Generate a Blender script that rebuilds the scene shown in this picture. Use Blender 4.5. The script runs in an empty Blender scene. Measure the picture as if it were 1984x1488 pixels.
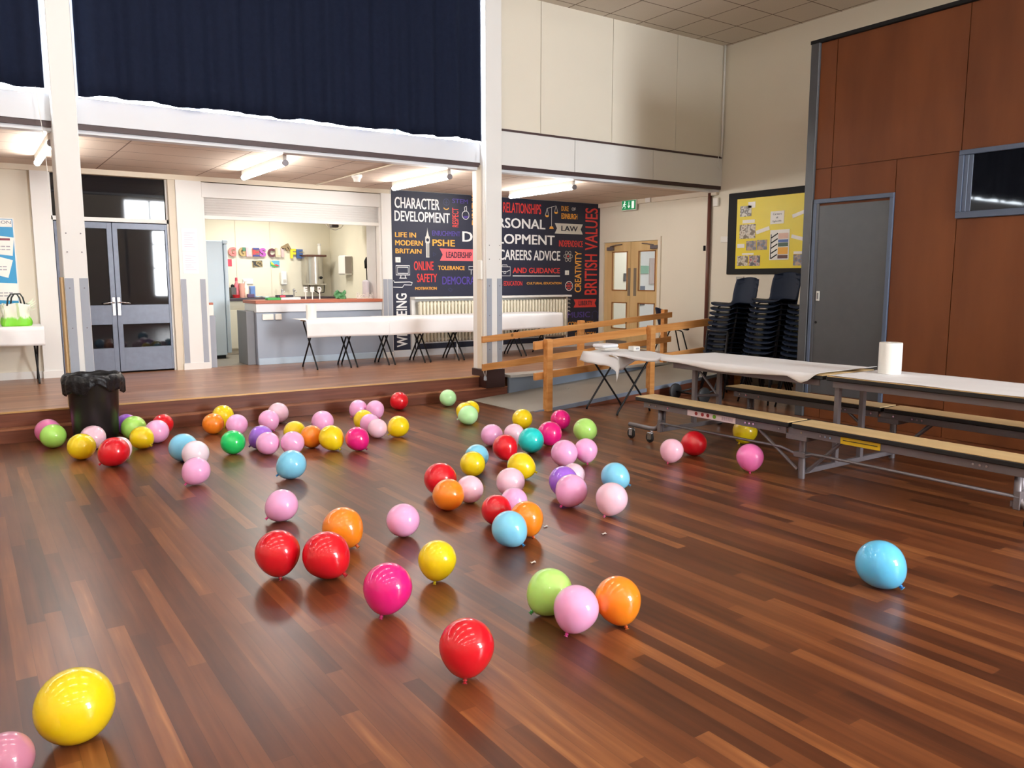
import bpy, math, random
from mathutils import Vector, Matrix
random.seed(7)
S = bpy.context.scene
COL = S.collection
PI = math.pi

# ------------------------------------------------------------------ camera, world, exposure, lights
cd = bpy.data.cameras.new('camera'); cam = bpy.data.objects.new('camera', cd); COL.objects.link(cam)
cd.sensor_fit = 'HORIZONTAL'; cd.sensor_width = 36.0; cd.lens = 36.0*1543.0/1984.0
cd.clip_start = 0.05; cd.clip_end = 100
YAW, PITCH = 0.6046, 0.1306
fw = Vector((math.sin(YAW)*math.cos(PITCH), math.cos(YAW)*math.cos(PITCH), -math.sin(PITCH)))
cam.location = (0, 0, 1.5)
cam.rotation_euler = fw.to_track_quat('-Z', 'Y').to_euler()
S.camera = cam
S.view_settings.view_transform = 'Standard'; S.view_settings.look = 'None'
S.view_settings.gamma = 1.0; S.view_settings.use_curve_mapping = False
S.view_settings.exposure = 0.25
w = bpy.data.worlds.new('world'); S.world = w; w.use_nodes = True
w.node_tree.nodes['Background'].inputs[0].default_value = (0.80, 0.90, 1.0, 1)
w.node_tree.nodes['Background'].inputs[1].default_value = 1.0
S.cycles.use_denoising = True
S.cycles.max_bounces = 8; S.cycles.diffuse_bounces = 4; S.cycles.glossy_bounces = 4
S.cycles.sample_clamp_indirect = 6.0
S.cycles.caustics_reflective = False; S.cycles.caustics_refractive = False
E_ALCOVE = 58.0     # alcove tube radiance
E_HALL = 46.0        # hall tube radiance
E_REAR = 56.0        # rear window panes
E_CLERE = 30.0       # clerestory panes behind the curtains

# ------------------------------------------------------------------ material helpers
MATS = {}
def nt(name):
    m = bpy.data.materials.new(name); m.use_nodes = True
    t = m.node_tree; b = t.nodes['Principled BSDF']
    return m, t, b
def mth(t, op, a, b=None, c=None):
    n = t.nodes.new('ShaderNodeMath'); n.operation = op
    for i, v in enumerate((a, b, c)):
        if v is None: continue
        if isinstance(v, (int, float)): n.inputs[i].default_value = v
        else: t.links.new(v, n.inputs[i])
    return n.outputs[0]
def mix(t, fac, a, b):
    n = t.nodes.new('ShaderNodeMix'); n.data_type = 'RGBA'
    if isinstance(fac, (int, float)): n.inputs['Factor'].default_value = fac
    else: t.links.new(fac, n.inputs['Factor'])
    for k, v in ((6, a), (7, b)):
        if isinstance(v, tuple): n.inputs[k].default_value = (*v[:3], 1)
        else: t.links.new(v, n.inputs[k])
    return n.outputs[2]
def coords(t): 
    n = t.nodes.new('ShaderNodeTexCoord'); return n.outputs['Object']
def noise(t, scale, detail=3, vec=None, stretch=None):
    n = t.nodes.new('ShaderNodeTexNoise'); n.inputs['Scale'].default_value = scale; n.inputs['Detail'].default_value = detail
    v = vec or coords(t)
    if stretch:
        m = t.nodes.new('ShaderNodeMapping'); m.inputs['Scale'].default_value = stretch; t.links.new(v, m.inputs[0]); v = m.outputs[0]
    t.links.new(v, n.inputs['Vector']); return n.outputs['Fac']
def ramp(t, fac, stops):
    n = t.nodes.new('ShaderNodeValToRGB'); el = n.color_ramp.elements
    while len(el) < len(stops): el.new(0.5)
    for e, (p, c) in zip(el, stops): e.position = p; e.color = (*c, 1)
    t.links.new(fac, n.inputs[0]); return n.outputs[0]
def srgb(r, g, b):
    f = lambda c: ((c/255)/12.92 if c/255 <= .04045 else ((c/255+.055)/1.055)**2.4)
    return (f(r), f(g), f(b))
def mat(name, col, rough=.5, metal=0.0, var=.08, scale=6, spec=.5, coat=0.0, bump=0.0, stretch=None):
    if name in MATS: return MATS[name]
    m, t, b = nt(name)
    n = noise(t, scale, 3, None, stretch)
    d = tuple(max(0, c*(1-var)) for c in col); l = tuple(min(1, c*(1+var)) for c in col)
    t.links.new(mix(t, n, d, l), b.inputs['Base Color'])
    b.inputs['Roughness'].default_value = rough; b.inputs['Metallic'].default_value = metal
    b.inputs['Specular IOR Level'].default_value = spec
    if coat: b.inputs['Coat Weight'].default_value = coat; b.inputs['Coat Roughness'].default_value = .06
    if bump:
        bn = t.nodes.new('ShaderNodeBump'); bn.inputs['Strength'].default_value = bump; bn.inputs['Distance'].default_value = .01
        t.links.new(n, bn.inputs['Height']); t.links.new(bn.outputs[0], b.inputs['Normal'])
    MATS[name] = m; return m
def emit(name, col, strength, sample=True):
    if name in MATS: return MATS[name]
    m, t, b = nt(name); m.cycles.emission_sampling = 'AUTO' if sample else 'NONE'; b.inputs['Base Color'].default_value = (*col, 1)
    b.inputs['Emission Color'].default_value = (*col, 1); b.inputs['Emission Strength'].default_value = strength
    MATS[name] = m; return m
def sep(t, v):
    n = t.nodes.new('ShaderNodeSeparateXYZ'); t.links.new(v, n.inputs[0]); return n.outputs
def white(t, a, b=None):
    n = t.nodes.new('ShaderNodeTexWhiteNoise'); n.noise_dimensions = '2D'
    c = t.nodes.new('ShaderNodeCombineXYZ'); t.links.new(a, c.inputs[0])
    if b is not None: t.links.new(b, c.inputs[1])
    t.links.new(c.outputs[0], n.inputs['Vector']); return n.outputs['Value']
def planks(name, axis, width, length, stops, rough, gap=.02, coat=0.0):
    """hardwood strips running along axis (0=x, 1=y)"""
    m, t, b = nt(name)
    co = coords(t); o = sep(t, co)
    across, along = (o[1], o[0]) if axis == 0 else (o[0], o[1])
    u = mth(t, 'DIVIDE', across, width); row = mth(t, 'FLOOR', u); fu = mth(t, 'FRACT', u)
    off = white(t, row)
    v = mth(t, 'ADD', mth(t, 'DIVIDE', along, length), mth(t, 'MULTIPLY', off, 7.3)); seg = mth(t, 'FLOOR', v); fv = mth(t, 'FRACT', v)
    r = white(t, row, seg)
    st = (1.6, 30, 1) if axis == 0 else (30, 1.6, 1)
    g1 = noise(t, 1.0, 2, co, st); 
    g2 = noise(t, 1.1, 3, co, (1, 1, 1))
    k = mth(t, 'ADD', mth(t, 'MULTIPLY', r, .64), mth(t, 'ADD', mth(t, 'MULTIPLY', g1, .62), mth(t, 'MULTIPLY', g2, .24)))
    k = mth(t, 'SUBTRACT', k, .25)
    c = ramp(t, k, stops)
    e1 = mth(t, 'LESS_THAN', fu, gap); e2 = mth(t, 'LESS_THAN', fv, gap*width/length*.8)
    e = mth(t, 'MAXIMUM', e1, e2)
    c2 = mix(t, mth(t, 'MULTIPLY', e, .55), c, (.02, .008, .005))
    # faint wear
    sc = noise(t, 2.2, 3, co, (1, .5, 1)); sc = mth(t, 'MULTIPLY', sc, .14)
    c3 = mix(t, sc, c2, (.30, .13, .07))
    t.links.new(c3, b.inputs['Base Color'])
    rr = mth(t, 'ADD', mth(t, 'MULTIPLY', noise(t, 3, 2, co), .05), rough)
    t.links.new(rr, b.inputs['Roughness'])
    b.inputs['Specular IOR Level'].default_value = .42
    if coat: b.inputs['Coat Weight'].default_value = coat; b.inputs['Coat Roughness'].default_value = .16
    MATS[name] = m; return m
def tiles(name, col, line, px, py, ox, oy, lw=.012):
    m, t, b = nt(name)
    o = sep(t, coords(t))
    fx = mth(t, 'FRACT', mth(t, 'DIVIDE', mth(t, 'SUBTRACT', o[0], ox), px)); fy = mth(t, 'FRACT', mth(t, 'DIVIDE', mth(t, 'SUBTRACT', o[1], oy), py))
    e = mth(t, 'MAXIMUM', mth(t, 'LESS_THAN', fx, lw/px), mth(t, 'LESS_THAN', fy, lw/py))
    n = noise(t, 90, 2); n2 = noise(t, 1.3, 2)
    c = mix(t, n, tuple(x*.86 for x in col), tuple(min(1, x*1.08) for x in col)); c = mix(t, mth(t, 'MULTIPLY', n2, .25), c, tuple(x*.8 for x in col))
    t.links.new(mix(t, e, c, line), b.inputs['Base Color']); b.inputs['Roughness'].default_value = .9
    MATS[name] = m; return m
def wood(name, cols, stretch, rough=.4, scale=1.0, knots=False):
    m, t, b = nt(name)
    co = coords(t); g = noise(t, scale, 5, co, stretch)
    c = ramp(t, g, [(.28, cols[0]), (.5, cols[1]), (.72, cols[2])])
    if knots:
        v = t.nodes.new('ShaderNodeTexVoronoi'); v.inputs['Scale'].default_value = 3.2; t.links.new(co, v.inputs['Vector'])
        k = mth(t, 'LESS_THAN', v.outputs['Distance'], .07); c = mix(t, mth(t, 'MULTIPLY', k, .8), c, tuple(x*.25 for x in cols[0]))
    t.links.new(c, b.inputs['Base Color']); b.inputs['Roughness'].default_value = rough; b.inputs['Specular IOR Level'].default_value = .3
    MATS[name] = m; return m
def latex(name, col):
    m, t, b = nt(name)
    n = noise(t, 3, 2)
    t.links.new(mix(t, n, tuple(c*.96 for c in col), tuple(min(1, c*1.04) for c in col)), b.inputs['Base Color'])
    b.inputs['Roughness'].default_value = .3; b.inputs['Specular IOR Level'].default_value = .25; b.inputs['Coat Weight'].default_value = 1.0; b.inputs['Coat Roughness'].default_value = .012
    b.inputs['Subsurface Weight'].default_value = .75; b.inputs['Subsurface Radius'].default_value = (.9, .9, .9); b.inputs['Subsurface Scale'].default_value = .09
    MATS[name] = m; return m
def glassy(name, col, rough=.02, alpha=.25):
    m, t, b = nt(name)
    b.inputs['Base Color'].default_value = (*col, 1); b.inputs['Roughness'].default_value = rough
    n = noise(t, 2, 1); t.links.new(mth(t, 'ADD', mth(t, 'MULTIPLY', n, .02), alpha-.01), b.inputs['Alpha'])
    MATS[name] = m; return m

# ------------------------------------------------------------------ mesh helpers
class MB:
    def __init__(s): s.v = []; s.f = []
    def add(s, vs, fs):
        k = len(s.v); s.v += [tuple(p) for p in vs]; s.f += [tuple(i+k for i in f) for f in fs]; return s
    def box(s, x0, x1, y0, y1, z0, z1):
        vs = [(x, y, z) for x in (x0, x1) for y in (y0, y1) for z in (z0, z1)]
        return s.add(vs, [(0,1,3,2), (4,6,7,5), (0,4,5,1), (2,3,7,6), (0,2,6,4), (1,5,7,3)])
    def bbox(s, x0, x1, y0, y1, z0, z1, b=.01):
        """box with chamfered edges"""
        X, Y, Z = (x0, x1), (y0, y1), (z0, z1); vs = []; idx = {}
        for i in (0, 1):
            for j in (0, 1):
                for k in (0, 1):
                    for a in range(3):
                        p = [X[i], Y[j], Z[k]]
                        for q in range(3):
                            if q != a: p[q] += b*(1 if (i, j, k)[q] == 0 else -1)
                        idx[(i, j, k, a)] = len(vs); vs.append(p)
        fs = []
        for a in range(3):
            o1, o2 = [q for q in range(3) if q != a]
            for e in (0, 1):
                def vid(m, n):
                    t = [0, 0, 0]; t[a] = e; t[o1] = m; t[o2] = n; return idx[(*t, a)]
                fs.append((vid(0,0), vid(1,0), vid(1,1), vid(0,1)))
        for a in range(3):
            o1, o2 = [q for q in range(3) if q != a]
            for m in (0, 1):
                for n in (0, 1):
                    def vv(e, ax):
                        t = [0, 0, 0]; t[a] = e; t[o1] = m; t[o2] = n; return idx[(*t, ax)]
                    fs.append((vv(0, o1), vv(1, o1), vv(1, o2), vv(0, o2)))
        for i in (0, 1):
            for j in (0, 1):
                for k in (0, 1): fs.append(tuple(idx[(i, j, k, a)] for a in range(3)))
        return s.add(vs, fs)
    def tube(s, pts, r, n=10, closed=False):
        pts = [Vector(p) for p in pts]; m = len(pts); base = len(s.v)
        prev = None; rings = []
        for i, p in enumerate(pts):
            if closed: d = pts[(i+1) % m]-pts[i-1]
            else: d = pts[min(i+1, m-1)]-pts[max(i-1, 0)]
            d.normalize()
            if prev is None:
                u = d.orthogonal().normalized()
            else:
                u = (prev - d*prev.dot(d)); u = u.normalized() if u.length > 1e-6 else d.orthogonal().normalized()
            prev = u; v = d.cross(u); rr = r[i] if isinstance(r, (list, tuple)) else r
            rings.append([p+(u*math.cos(2*PI*k/n)+v*math.sin(2*PI*k/n))*rr for k in range(n)])
        vs = [q for rg in rings for q in rg]; fs = []
        for i in range(m if closed else m-1):
            a, b = i*n, ((i+1) % m)*n
            for k in range(n): fs.append((a+k, a+(k+1) % n, b+(k+1) % n, b+k))
        if not closed:
            fs.append(tuple(range(n-1, -1, -1))); fs.append(tuple((m-1)*n+k for k in range(n)))
        return s.add(vs, fs)
    def lathe(s, prof, c=(0,0,0), n=24, axis='z', cap=True):
        vs = []; fs = []; m = len(prof)
        for (r, h) in prof:
            for k in range(n):
                a = 2*PI*k/n; x, y, z = r*math.cos(a), r*math.sin(a), h
                if axis == 'x': x, y, z = z, x, y
                elif axis == 'y': x, y, z = y, z, x
                vs.append((c[0]+x, c[1]+y, c[2]+z))
        for i in range(m-1):
            for k in range(n): fs.append((i*n+k, i*n+(k+1) % n, (i+1)*n+(k+1) % n, (i+1)*n+k))
        if cap: fs.append(tuple(range(n-1, -1, -1))); fs.append(tuple((m-1)*n+k for k in range(n)))
        return s.add(vs, fs)
    def prism(s, poly, y0, y1, plane='xz'):
        """extrude polygon; plane xz -> along y, yz -> along x, xy -> along z"""
        n = len(poly)
        def P(a, b, d): return {'xz': (a, d, b), 'yz': (d, a, b), 'xy': (a, b, d)}[plane]
        vs = [P(a, b, y0) for a, b in poly]+[P(a, b, y1) for a, b in poly]
        fs = [tuple(range(n)), tuple(range(2*n-1, n-1, -1))]+[(i, i+n, (i+1) % n+n, (i+1) % n) for i in range(n)]
        return s.add(vs, fs)
    def grid(s, nu, nv, fn, th=0.0):
        P = [[Vector(fn(i/nu, j/nv)) for j in range(nv+1)] for i in range(nu+1)]
        vs = [p for r in P for p in r]; fs = []
        id = lambda i, j: i*(nv+1)+j
        for i in range(nu):
            for j in range(nv): fs.append((id(i,j), id(i+1,j), id(i+1,j+1), id(i,j+1)))
        if th:
            N = []
            for i in range(nu+1):
                for j in range(nv+1):
                    a = P[min(i+1,nu)][j]-P[max(i-1,0)][j]; b = P[i][min(j+1,nv)]-P[i][max(j-1,0)]
                    nn = a.cross(b); N.append(nn.normalized() if nn.length > 1e-9 else Vector((0,0,1)))
            K = len(vs); vs = vs+[p-q*th for p, q in zip(vs, N)]
            fs += [tuple(x+K for x in reversed(f)) for f in fs]
            bd = [id(i,0) for i in range(nu+1)]+[id(nu,j) for j in range(1,nv+1)]+[id(i,nv) for i in range(nu-1,-1,-1)]+[id(0,j) for j in range(nv-1,0,-1)]
            for a, b in zip(bd, bd[1:]+bd[:1]): fs.append((b, a, a+K, b+K))
        return s.add(vs, fs)
    def build(s, name, m, parent=None, smooth=False, local=False):
        me = bpy.data.meshes.new(name)
        vs = s.v
        if parent is not None and not local:
            o = origin(parent); vs = [(x-o[0], y-o[1], z-o[2]) for x, y, z in vs]
        me.from_pydata(vs, [], s.f); me.validate()
        import bmesh
        bm = bmesh.new(); bm.from_mesh(me); bmesh.ops.recalc_face_normals(bm, faces=bm.faces); bm.to_mesh(me); bm.free()
        me.materials.append(m)
        if smooth:
            for p in me.polygons: p.use_smooth = True
            if smooth == 'auto':
                me.set_sharp_from_angle(angle=math.radians(40))
        ob = bpy.data.objects.new(name, me); COL.objects.link(ob)
        if parent is not None: ob.parent = parent
        return ob
def origin(o):
    v = Vector(o.location)
    while o.parent: o = o.parent; v += Vector(o.location)
    return v
def empty(name, loc, label=None, cat=None, group=None):
    o = bpy.data.objects.new(name, None); COL.objects.link(o); o.location = loc; o.empty_display_size = .05
    tag(o, label, cat, group); return o
def tag(o, label=None, cat=None, group=None, kind=None):
    if label: o['label'] = label
    if cat: o['category'] = cat
    if group: o['group'] = group
    if kind: o['kind'] = kind
    return o
def struct(o): o['kind'] = 'structure'; return o
def recenter(o):
    """move a world-coordinate mesh so that its origin sits at its base centre"""
    me = o.data; xs = [v.co for v in me.vertices]
    c = Vector(((min(p.x for p in xs)+max(p.x for p in xs))/2, (min(p.y for p in xs)+max(p.y for p in xs))/2, min(p.z for p in xs)))
    for v in me.vertices: v.co -= c
    o.location = c; return o
def thing(mb, name, m, label, cat, group=None, smooth=False):
    return tag(recenter(mb.build(name, m, None, smooth)), label, cat, group)
def dup(root, loc, rz=None, label=None, group=None):
    r = root.copy(); COL.objects.link(r); r.location = loc
    if rz is not None: r.rotation_euler = (0, 0, rz)
    if label: r['label'] = label
    if group: r['group'] = group
    for ch in list(root.children):
        c = ch.copy(); COL.objects.link(c); c.parent = r
        for g in list(ch.children):
            d = g.copy(); COL.objects.link(d); d.parent = c
    return r
_TX = {}
def text_raw(s, bold=.02):
    if (s, bold) in _TX: return _TX[(s, bold)]
    cu = bpy.data.curves.new('lettering', 'FONT'); cu.body = s; cu.size = 1; cu.offset = bold; cu.resolution_u = 3
    o = bpy.data.objects.new('lettering', cu); COL.objects.link(o)
    me = bpy.data.meshes.new_from_object(o.evaluated_get(bpy.context.evaluated_depsgraph_get()))
    vs = [v.co.copy() for v in me.vertices]; fs = [tuple(p.vertices) for p in me.polygons]
    bpy.data.objects.remove(o); bpy.data.curves.remove(cu); bpy.data.meshes.remove(me)
    x0 = min(v.x for v in vs); x1 = max(v.x for v in vs); y0 = min(v.y for v in vs); y1 = max(v.y for v in vs)
    r = ([((v.x-x0)/(x1-x0), (v.y-y0)/(y1-y0)) for v in vs], fs, (x1-x0)/(y1-y0)); _TX[(s, bold)] = r; return r
def text_on(s, P, bold=.02, rot=0, mb=None, fat=0.0):
    """P(u,v) maps the unit text box onto the surface; fat thickens the strokes"""
    vs, fs, asp = text_raw(s, bold); mb = mb or MB()
    for i, (du, dv) in enumerate(((0, 0),) if not fat else ((-1, -.6), (1, -.6), (1, .6), (-1, .6), (0, 0))):
        fu, fv = fat/asp, fat*.7
        q = [((u*(1-2*fu)+fu+du*fu), (v*(1-2*fv)+fv+dv*fv)) for u, v in vs]
        if rot: q = [(1-v, u) for u, v in q]
        pts = [P(u, v) for u, v in q]
        mb.add([(x, y-.0003*i, z) for x, y, z in pts] if fat else pts, fs)
    return mb
def ribbon(mb, pts, wd, P, closed=False):
    """flat stroke in a plane; pts 2-D, P maps 2-D to 3-D"""
    n = len(pts); L = []
    for i in range(n):
        a = pts[i-1] if (closed or i) else pts[i]; b = pts[(i+1) % n] if (closed or i < n-1) else pts[i]
        dx, dy = b[0]-a[0], b[1]-a[1]; l = math.hypot(dx, dy) or 1; L.append((-dy/l*wd/2, dx/l*wd/2))
    vs = [P(p[0]+q[0], p[1]+q[1]) for p, q in zip(pts, L)]+[P(p[0]-q[0], p[1]-q[1]) for p, q in zip(pts, L)]
    fs = [(i, (i+1) % n, (i+1) % n+n, i+n) for i in range(n if closed else n-1)]
    return mb.add(vs, fs)
def arc(cx, cy, rx, ry, a0, a1, n=20, rot=0):
    r = math.radians(rot); o = []
    for i in range(n+1):
        a = math.radians(a0+(a1-a0)*i/n); x, y = rx*math.cos(a), ry*math.sin(a)
        o.append((cx+x*math.cos(r)-y*math.sin(r), cy+x*math.sin(r)+y*math.cos(r)))
    return o

# ------------------------------------------------------------------ materials
M_wall = mat('cream_wall', srgb(228, 221, 205), .75, var=.03, scale=1.5)
M_warm = mat('warm_white', srgb(226, 216, 198), .7, var=.03, scale=1.5)
M_white = mat('white_paint', srgb(232, 231, 228), .45, var=.025, scale=2)
M_coolw = mat('cool_white_paint_and_spill', srgb(222, 226, 232), .45, var=.025, scale=2)
M_guard = mat('grey_guard', srgb(158, 164, 176), .5, var=.04, scale=3)
M_floor = planks('hall_floor', 1, .070, 1.25, [(.05, (.032, .009, .004)), (.3, (.072, .0195, .0066)), (.5, (.112, .032, .010)), (.70, (.160, .050, .0155)), (.86, (.235, .082, .0255)), (.98, (.40, .165, .055))], .28, .02)
M_sfloor = planks('stage_floor', 0, .09, 1.6, [(.1, (.20, .085, .042)), (.45, (.27, .12, .06)), (.7, (.33, .155, .08)), (.95, (.42, .21, .11))], .28, .02)
M_riser = wood('step_riser', [(.11, .036, .022), (.155, .052, .03), (.20, .07, .04)], (1.2, 20, 30), .35)
M_tread = wood('step_tread', [(.24, .09, .045), (.30, .12, .06), (.36, .15, .08)], (1.2, 30, 30), .35)
M_dark = mat('dark_plinth', (.035, .012, .011), .4, var=.15)
M_ply = wood('panel_plywood', [(.115, .033, .0095), (.160, .048, .0135), (.20, .062, .018)], (2.5, 2.5, .5), .55, .9)
M_pine = wood('pine', [(.44, .175, .045), (.56, .25, .075), (.66, .33, .115)], (1.2, 16, 16), .42, 1.1, True)
M_steel = mat('grey_steel', srgb(118, 112, 116), .42, .35, var=.06)
M_greymetal = mat('grey_door_paint', srgb(82, 83, 86), .38, .25, var=.10, scale=8)
M_blueframe = mat('blue_grey_paint', srgb(80, 92, 114), .4, var=.05)
M_black = mat('black_paint', (.008, .008, .009), .6, var=.1, spec=.25)
M_navy = mat('navy_fabric', (.0085, .0125, .030), .9, var=.2, scale=25, spec=.12)
M_navyw = mat('navy_print', srgb(32, 36, 58), .5, var=.06, scale=2)
M_cloth = mat('white_paper_cloth', srgb(236, 236, 238), .7, var=.02, scale=3, bump=.25)
M_ceil = tiles('ceiling_tiles', srgb(222, 212, 198), srgb(120, 104, 88), .6, .6, .19, .0, .016)
M_ceil2 = tiles('alcove_tiles', srgb(214, 196, 180), srgb(130, 108, 94), 1.2, .6, .33, .1, .014)
M_brown = mat('brown_trim', srgb(66, 46, 46), .5, var=.12)
M_cream = mat('kitchen_cream', srgb(232, 226, 206), .6, var=.03)
M_vinyl = mat('ramp_vinyl', srgb(140, 134, 124), .45, var=.07, scale=5)
M_bluegrey = mat('blue_grey_board', srgb(112, 124, 140), .5, var=.06)
M_glassdark = mat('dark_glass', (.006, .007, .010), .03, var=.2, spec=.42)
M_chrome = mat('chrome', (.6, .6, .62), .18, .95, var=.03)
M_plastic = mat('white_plastic', srgb(236, 234, 228), .4, var=.02)
M_oak = wood('pale_oak', [(.60, .41, .19), (.67, .47, .23), (.74, .54, .28)], (6, 6, .7), .4)
M_maple = wood('maple_laminate', [(.62, .44, .21), (.68, .49, .25), (.74, .55, .30)], (9, .6, 9), .35)
M_rubber = mat('black_rubber', (.012, .012, .013), .55)
M_sky = emit('window_daylight', (.92, .96, 1.0), E_REAR)
M_sky2 = emit('clerestory_daylight', (.86, .94, 1.0), E_CLERE, False)
M_tube = emit('alcove_tube', (1.0, .965, .91), E_ALCOVE)
M_tube2 = emit('hall_tube', (1.0, .96, .90), E_HALL)

def ystep(x): return 8.56-.022*x
def yedge(x): return 8.69-.022*x
SZ = .275   # stage height
XR = 9.85   # right wall

# ------------------------------------------------------------------ room shell
struct(MB().box(-6.2, XR, -6.2, 8.9, -.12, 0).build('floor', M_floor))
struct(MB().box(-6.2, XR+.2, -6.2, 8.72, 5.0, 5.1).build('ceiling', M_ceil))
struct(MB().box(-6.4, -6.2, -6.2, 11.6, -.1, 5.1).build('wall_left', M_wall))
# right wall with the doorway of the oak doors
mb = MB(); mb.box(XR, XR+.15, -6.2, 9.84, -.1, 5.1).box(XR, XR+.15, 11.26, 11.6, -.1, 5.1).box(XR, XR+.15, 9.84, 11.26, 2.19, 5.1).box(XR, XR+.15, 9.84, 11.26, -.1, SZ)
struct(mb.build('wall_right', M_wall))
# rear wall with the tall windows behind the camera
mb = MB(); mb.box(-6.2, 4.66, -6.35, -6.2, -.1, 5.1).box(7.5, XR+.15, -6.35, -6.2, -.1, 5.1).box(4.66, 7.5, -6.35, -6.2, 4.15, 5.1).box(4.66, 7.5, -6.35, -6.2, -.1, .9).box(4.66, 5.45, -6.35, -6.2, .9, 3.36)
struct(mb.build('wall_rear', M_wall))
wn = struct(MB().add([(4.66, -6.32, .9), (7.5, -6.32, .9), (7.5, -6.32, 4.15), (4.66, -6.32, 4.15)], [(3, 2, 1, 0)]).build('window_1', M_sky))
mb = MB()
for x in (4.66, 5.45, 6.45, 7.44): mb.box(x, x+.06, -6.31, -6.2, .9, 4.15)
for z, h in ((.9, .06), (1.85, .05), (2.64, .05), (3.1, .27), (4.09, .06)): mb.box(4.66, 7.5, -6.305, -6.21, z, z+h)
mb.build('window_frame', M_white, wn)
# stage floor, steps
def quadprism(mb, P, z0, z1):
    return mb.prism(P, z0, z1, 'xy')
struct(quadprism(MB(), [(-6.2, yedge(-6.2)), (5.72, yedge(5.72)), (9.0, 8.44), (XR, 8.44), (XR, 11.6), (-6.2, 11.6)], -.05, SZ).build('floor_stage', M_sfloor))
mb = MB(); quadprism(mb, [(-6.2, yedge(-6.2)-.004), (5.72, yedge(5.72)-.004), (5.72, yedge(5.72)+.01), (-6.2, yedge(-6.2)+.01)], .13, SZ-.012)
struct(mb.build('trim_1', M_riser))
mb = MB(); quadprism(mb, [(-6.2, yedge(-6.2)-.02), (5.44, yedge(5.44)-.02), (5.44, yedge(5.44)+.02), (-6.2, yedge(-6.2)+.02)], SZ-.012, SZ+.003)
struct(mb.build('trim_2', mat('brass_nosing', srgb(190, 150, 96), .35, .3)))
mb = MB(); quadprism(mb, [(-6.2, ystep(-6.2)), (5.75, ystep(5.75)), (5.75, yedge(5.75)), (-6.2, yedge(-6.2))], 0, .118)
struct(mb.build('step_riser', M_riser))
mb = MB(); quadprism(mb, [(-6.2, ystep(-6.2)-.006), (5.755, ystep(5.75)-.006), (5.755, yedge(5.75)), (-6.2, yedge(-6.2))], .118, .133)
struct(mb.build('step_tread', M_tread))
# blue-grey board under the stage edge beside the ramp
st = struct(MB().box(5.76, 9.0, 8.40, 8.44, 0, SZ-.03).build('stage_fascia', M_bluegrey))
MB().box(5.76, 9.0, 8.37, 8.60, SZ-.03, SZ+.004).build('nosing_strip', mat('pale_grey_vinyl', srgb(178, 176, 172), .5), st)
# ramp
def rz(x): return max(0.006, min(SZ, (x-5.15)*.0735))
mb = MB(); mb.prism([(5.18, 0.0), (5.18, .004), (9.0, SZ), (9.0, 0)], 7.24, 8.40, 'xz')
rp = struct(mb.build('floor_ramp', M_vinyl))
mb = MB(); mb.prism([(5.3, -.0), (5.3, .012), (9.0, SZ+.004), (9.0, SZ-.035), (5.8, .0)], 7.215, 7.245, 'xz'); mb.build('ramp_edge_strip', mat('steel_blue_edge', srgb(120, 130, 146), .45), rp)
mb = MB(); mb.prism([(5.8, .0), (9.0, SZ-.035), (9.0, 0)], 7.222, 7.244, 'xz'); mb.build('ramp_side_board', M_riser, rp)
struct(MB().box(9.0, XR, 7.22, 8.44, 0, SZ).build('floor_landing', M_vinyl))
# back wall of the alcove: left part, doors, hatch, mural wall
Yb = 11.45
mb = MB(); mb.box(-6.2, .81, 11.50, 11.62, SZ, 2.9)
struct(mb.build('wall_back', M_wall))
struct(MB().box(-6.2, .80, 11.475, 11.50, SZ, SZ+.09).build('baseboard_back', M_white))
mb = MB(); mb.box(5.6, XR, 11.40, 11.62, SZ, 2.9); wm = struct(mb.build('wall_mural', M_white))
struct(MB().box(5.6, XR, 11.375, 11.40, SZ, .37).build('baseboard_mural', M_coolw))
struct(MB().box(-6.2, 5.6, 11.43, 11.62, 2.81, 2.9).build('trim_3', M_warm))
struct(MB().box(9.80, XR, 8.60, 11.40, 2.80, 2.885).build('trim_4', M_warm))
struct(MB().box(-6.2, XR+.15, 8.60, 11.62, 2.875, 2.95).build('ceiling_alcove', M_ceil2))
def pilaster(x0, x1, y0=11.43, guards=True, top=2.81):
    o = struct(MB().box(x0, x1, y0, 11.62, SZ, top).build('pilaster', M_white))
    MB().box(x0-.01, x1+.01, y0-.015, y0, SZ, SZ+.09).build('skirting', M_white, o)
    if guards:
        for a in (x0+.005, x1-.075): MB().box(a, a+.07, y0-.006, y0, SZ+.09, 1.505).build('corner_guard', M_guard, o)
    return o
pilaster(.81, 1.01, guards=False); pilaster(2.47, 2.80); pilaster(5.44, 5.60, 11.40)
# partition between the doors and the kitchen, boards round the openings
struct(MB().box(2.38, 2.47, 11.45, 11.62, SZ, 2.81).build('trim_5', M_warm))
# beam and upper walls
struct(MB().box(-6.2, XR, 8.56, 8.62, 2.88, 2.93).build('trim_6', M_brown))
struct(MB().box(-6.2, XR, 8.59, 8.72, 2.845, 2.88).build('trim_7', M_coolw))
struct(MB().box(-6.2, 5.66, 8.55, 8.75, 2.93, 3.165).build('beam', M_coolw))  # the cool tint stands for clerestory daylight spilling below the curtains
mb = MB(); 
for a, b in ((5.60, 6.927), (6.935, 8.38), (8.388, XR)): mb.box(a, b, 8.55, 8.75, 2.93, 3.345)
struct(mb.build('wall_fascia', M_white))
mb = MB(); mb.box(5.66, 9.84, 8.535, 8.56, 3.345, 3.37); struct(mb.build('trim_8', M_brown))
mb = MB()
for a, b in ((5.60, 6.354), (6.362, 7.576), (7.584, 8.816), (8.824, XR)): mb.box(a, b, 8.55, 8.75, 3.37, 5.0)
mb.box(5.6, XR, 8.57, 8.75, 3.3, 5.0)
struct(mb.build('wall_far', M_wall))
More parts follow.
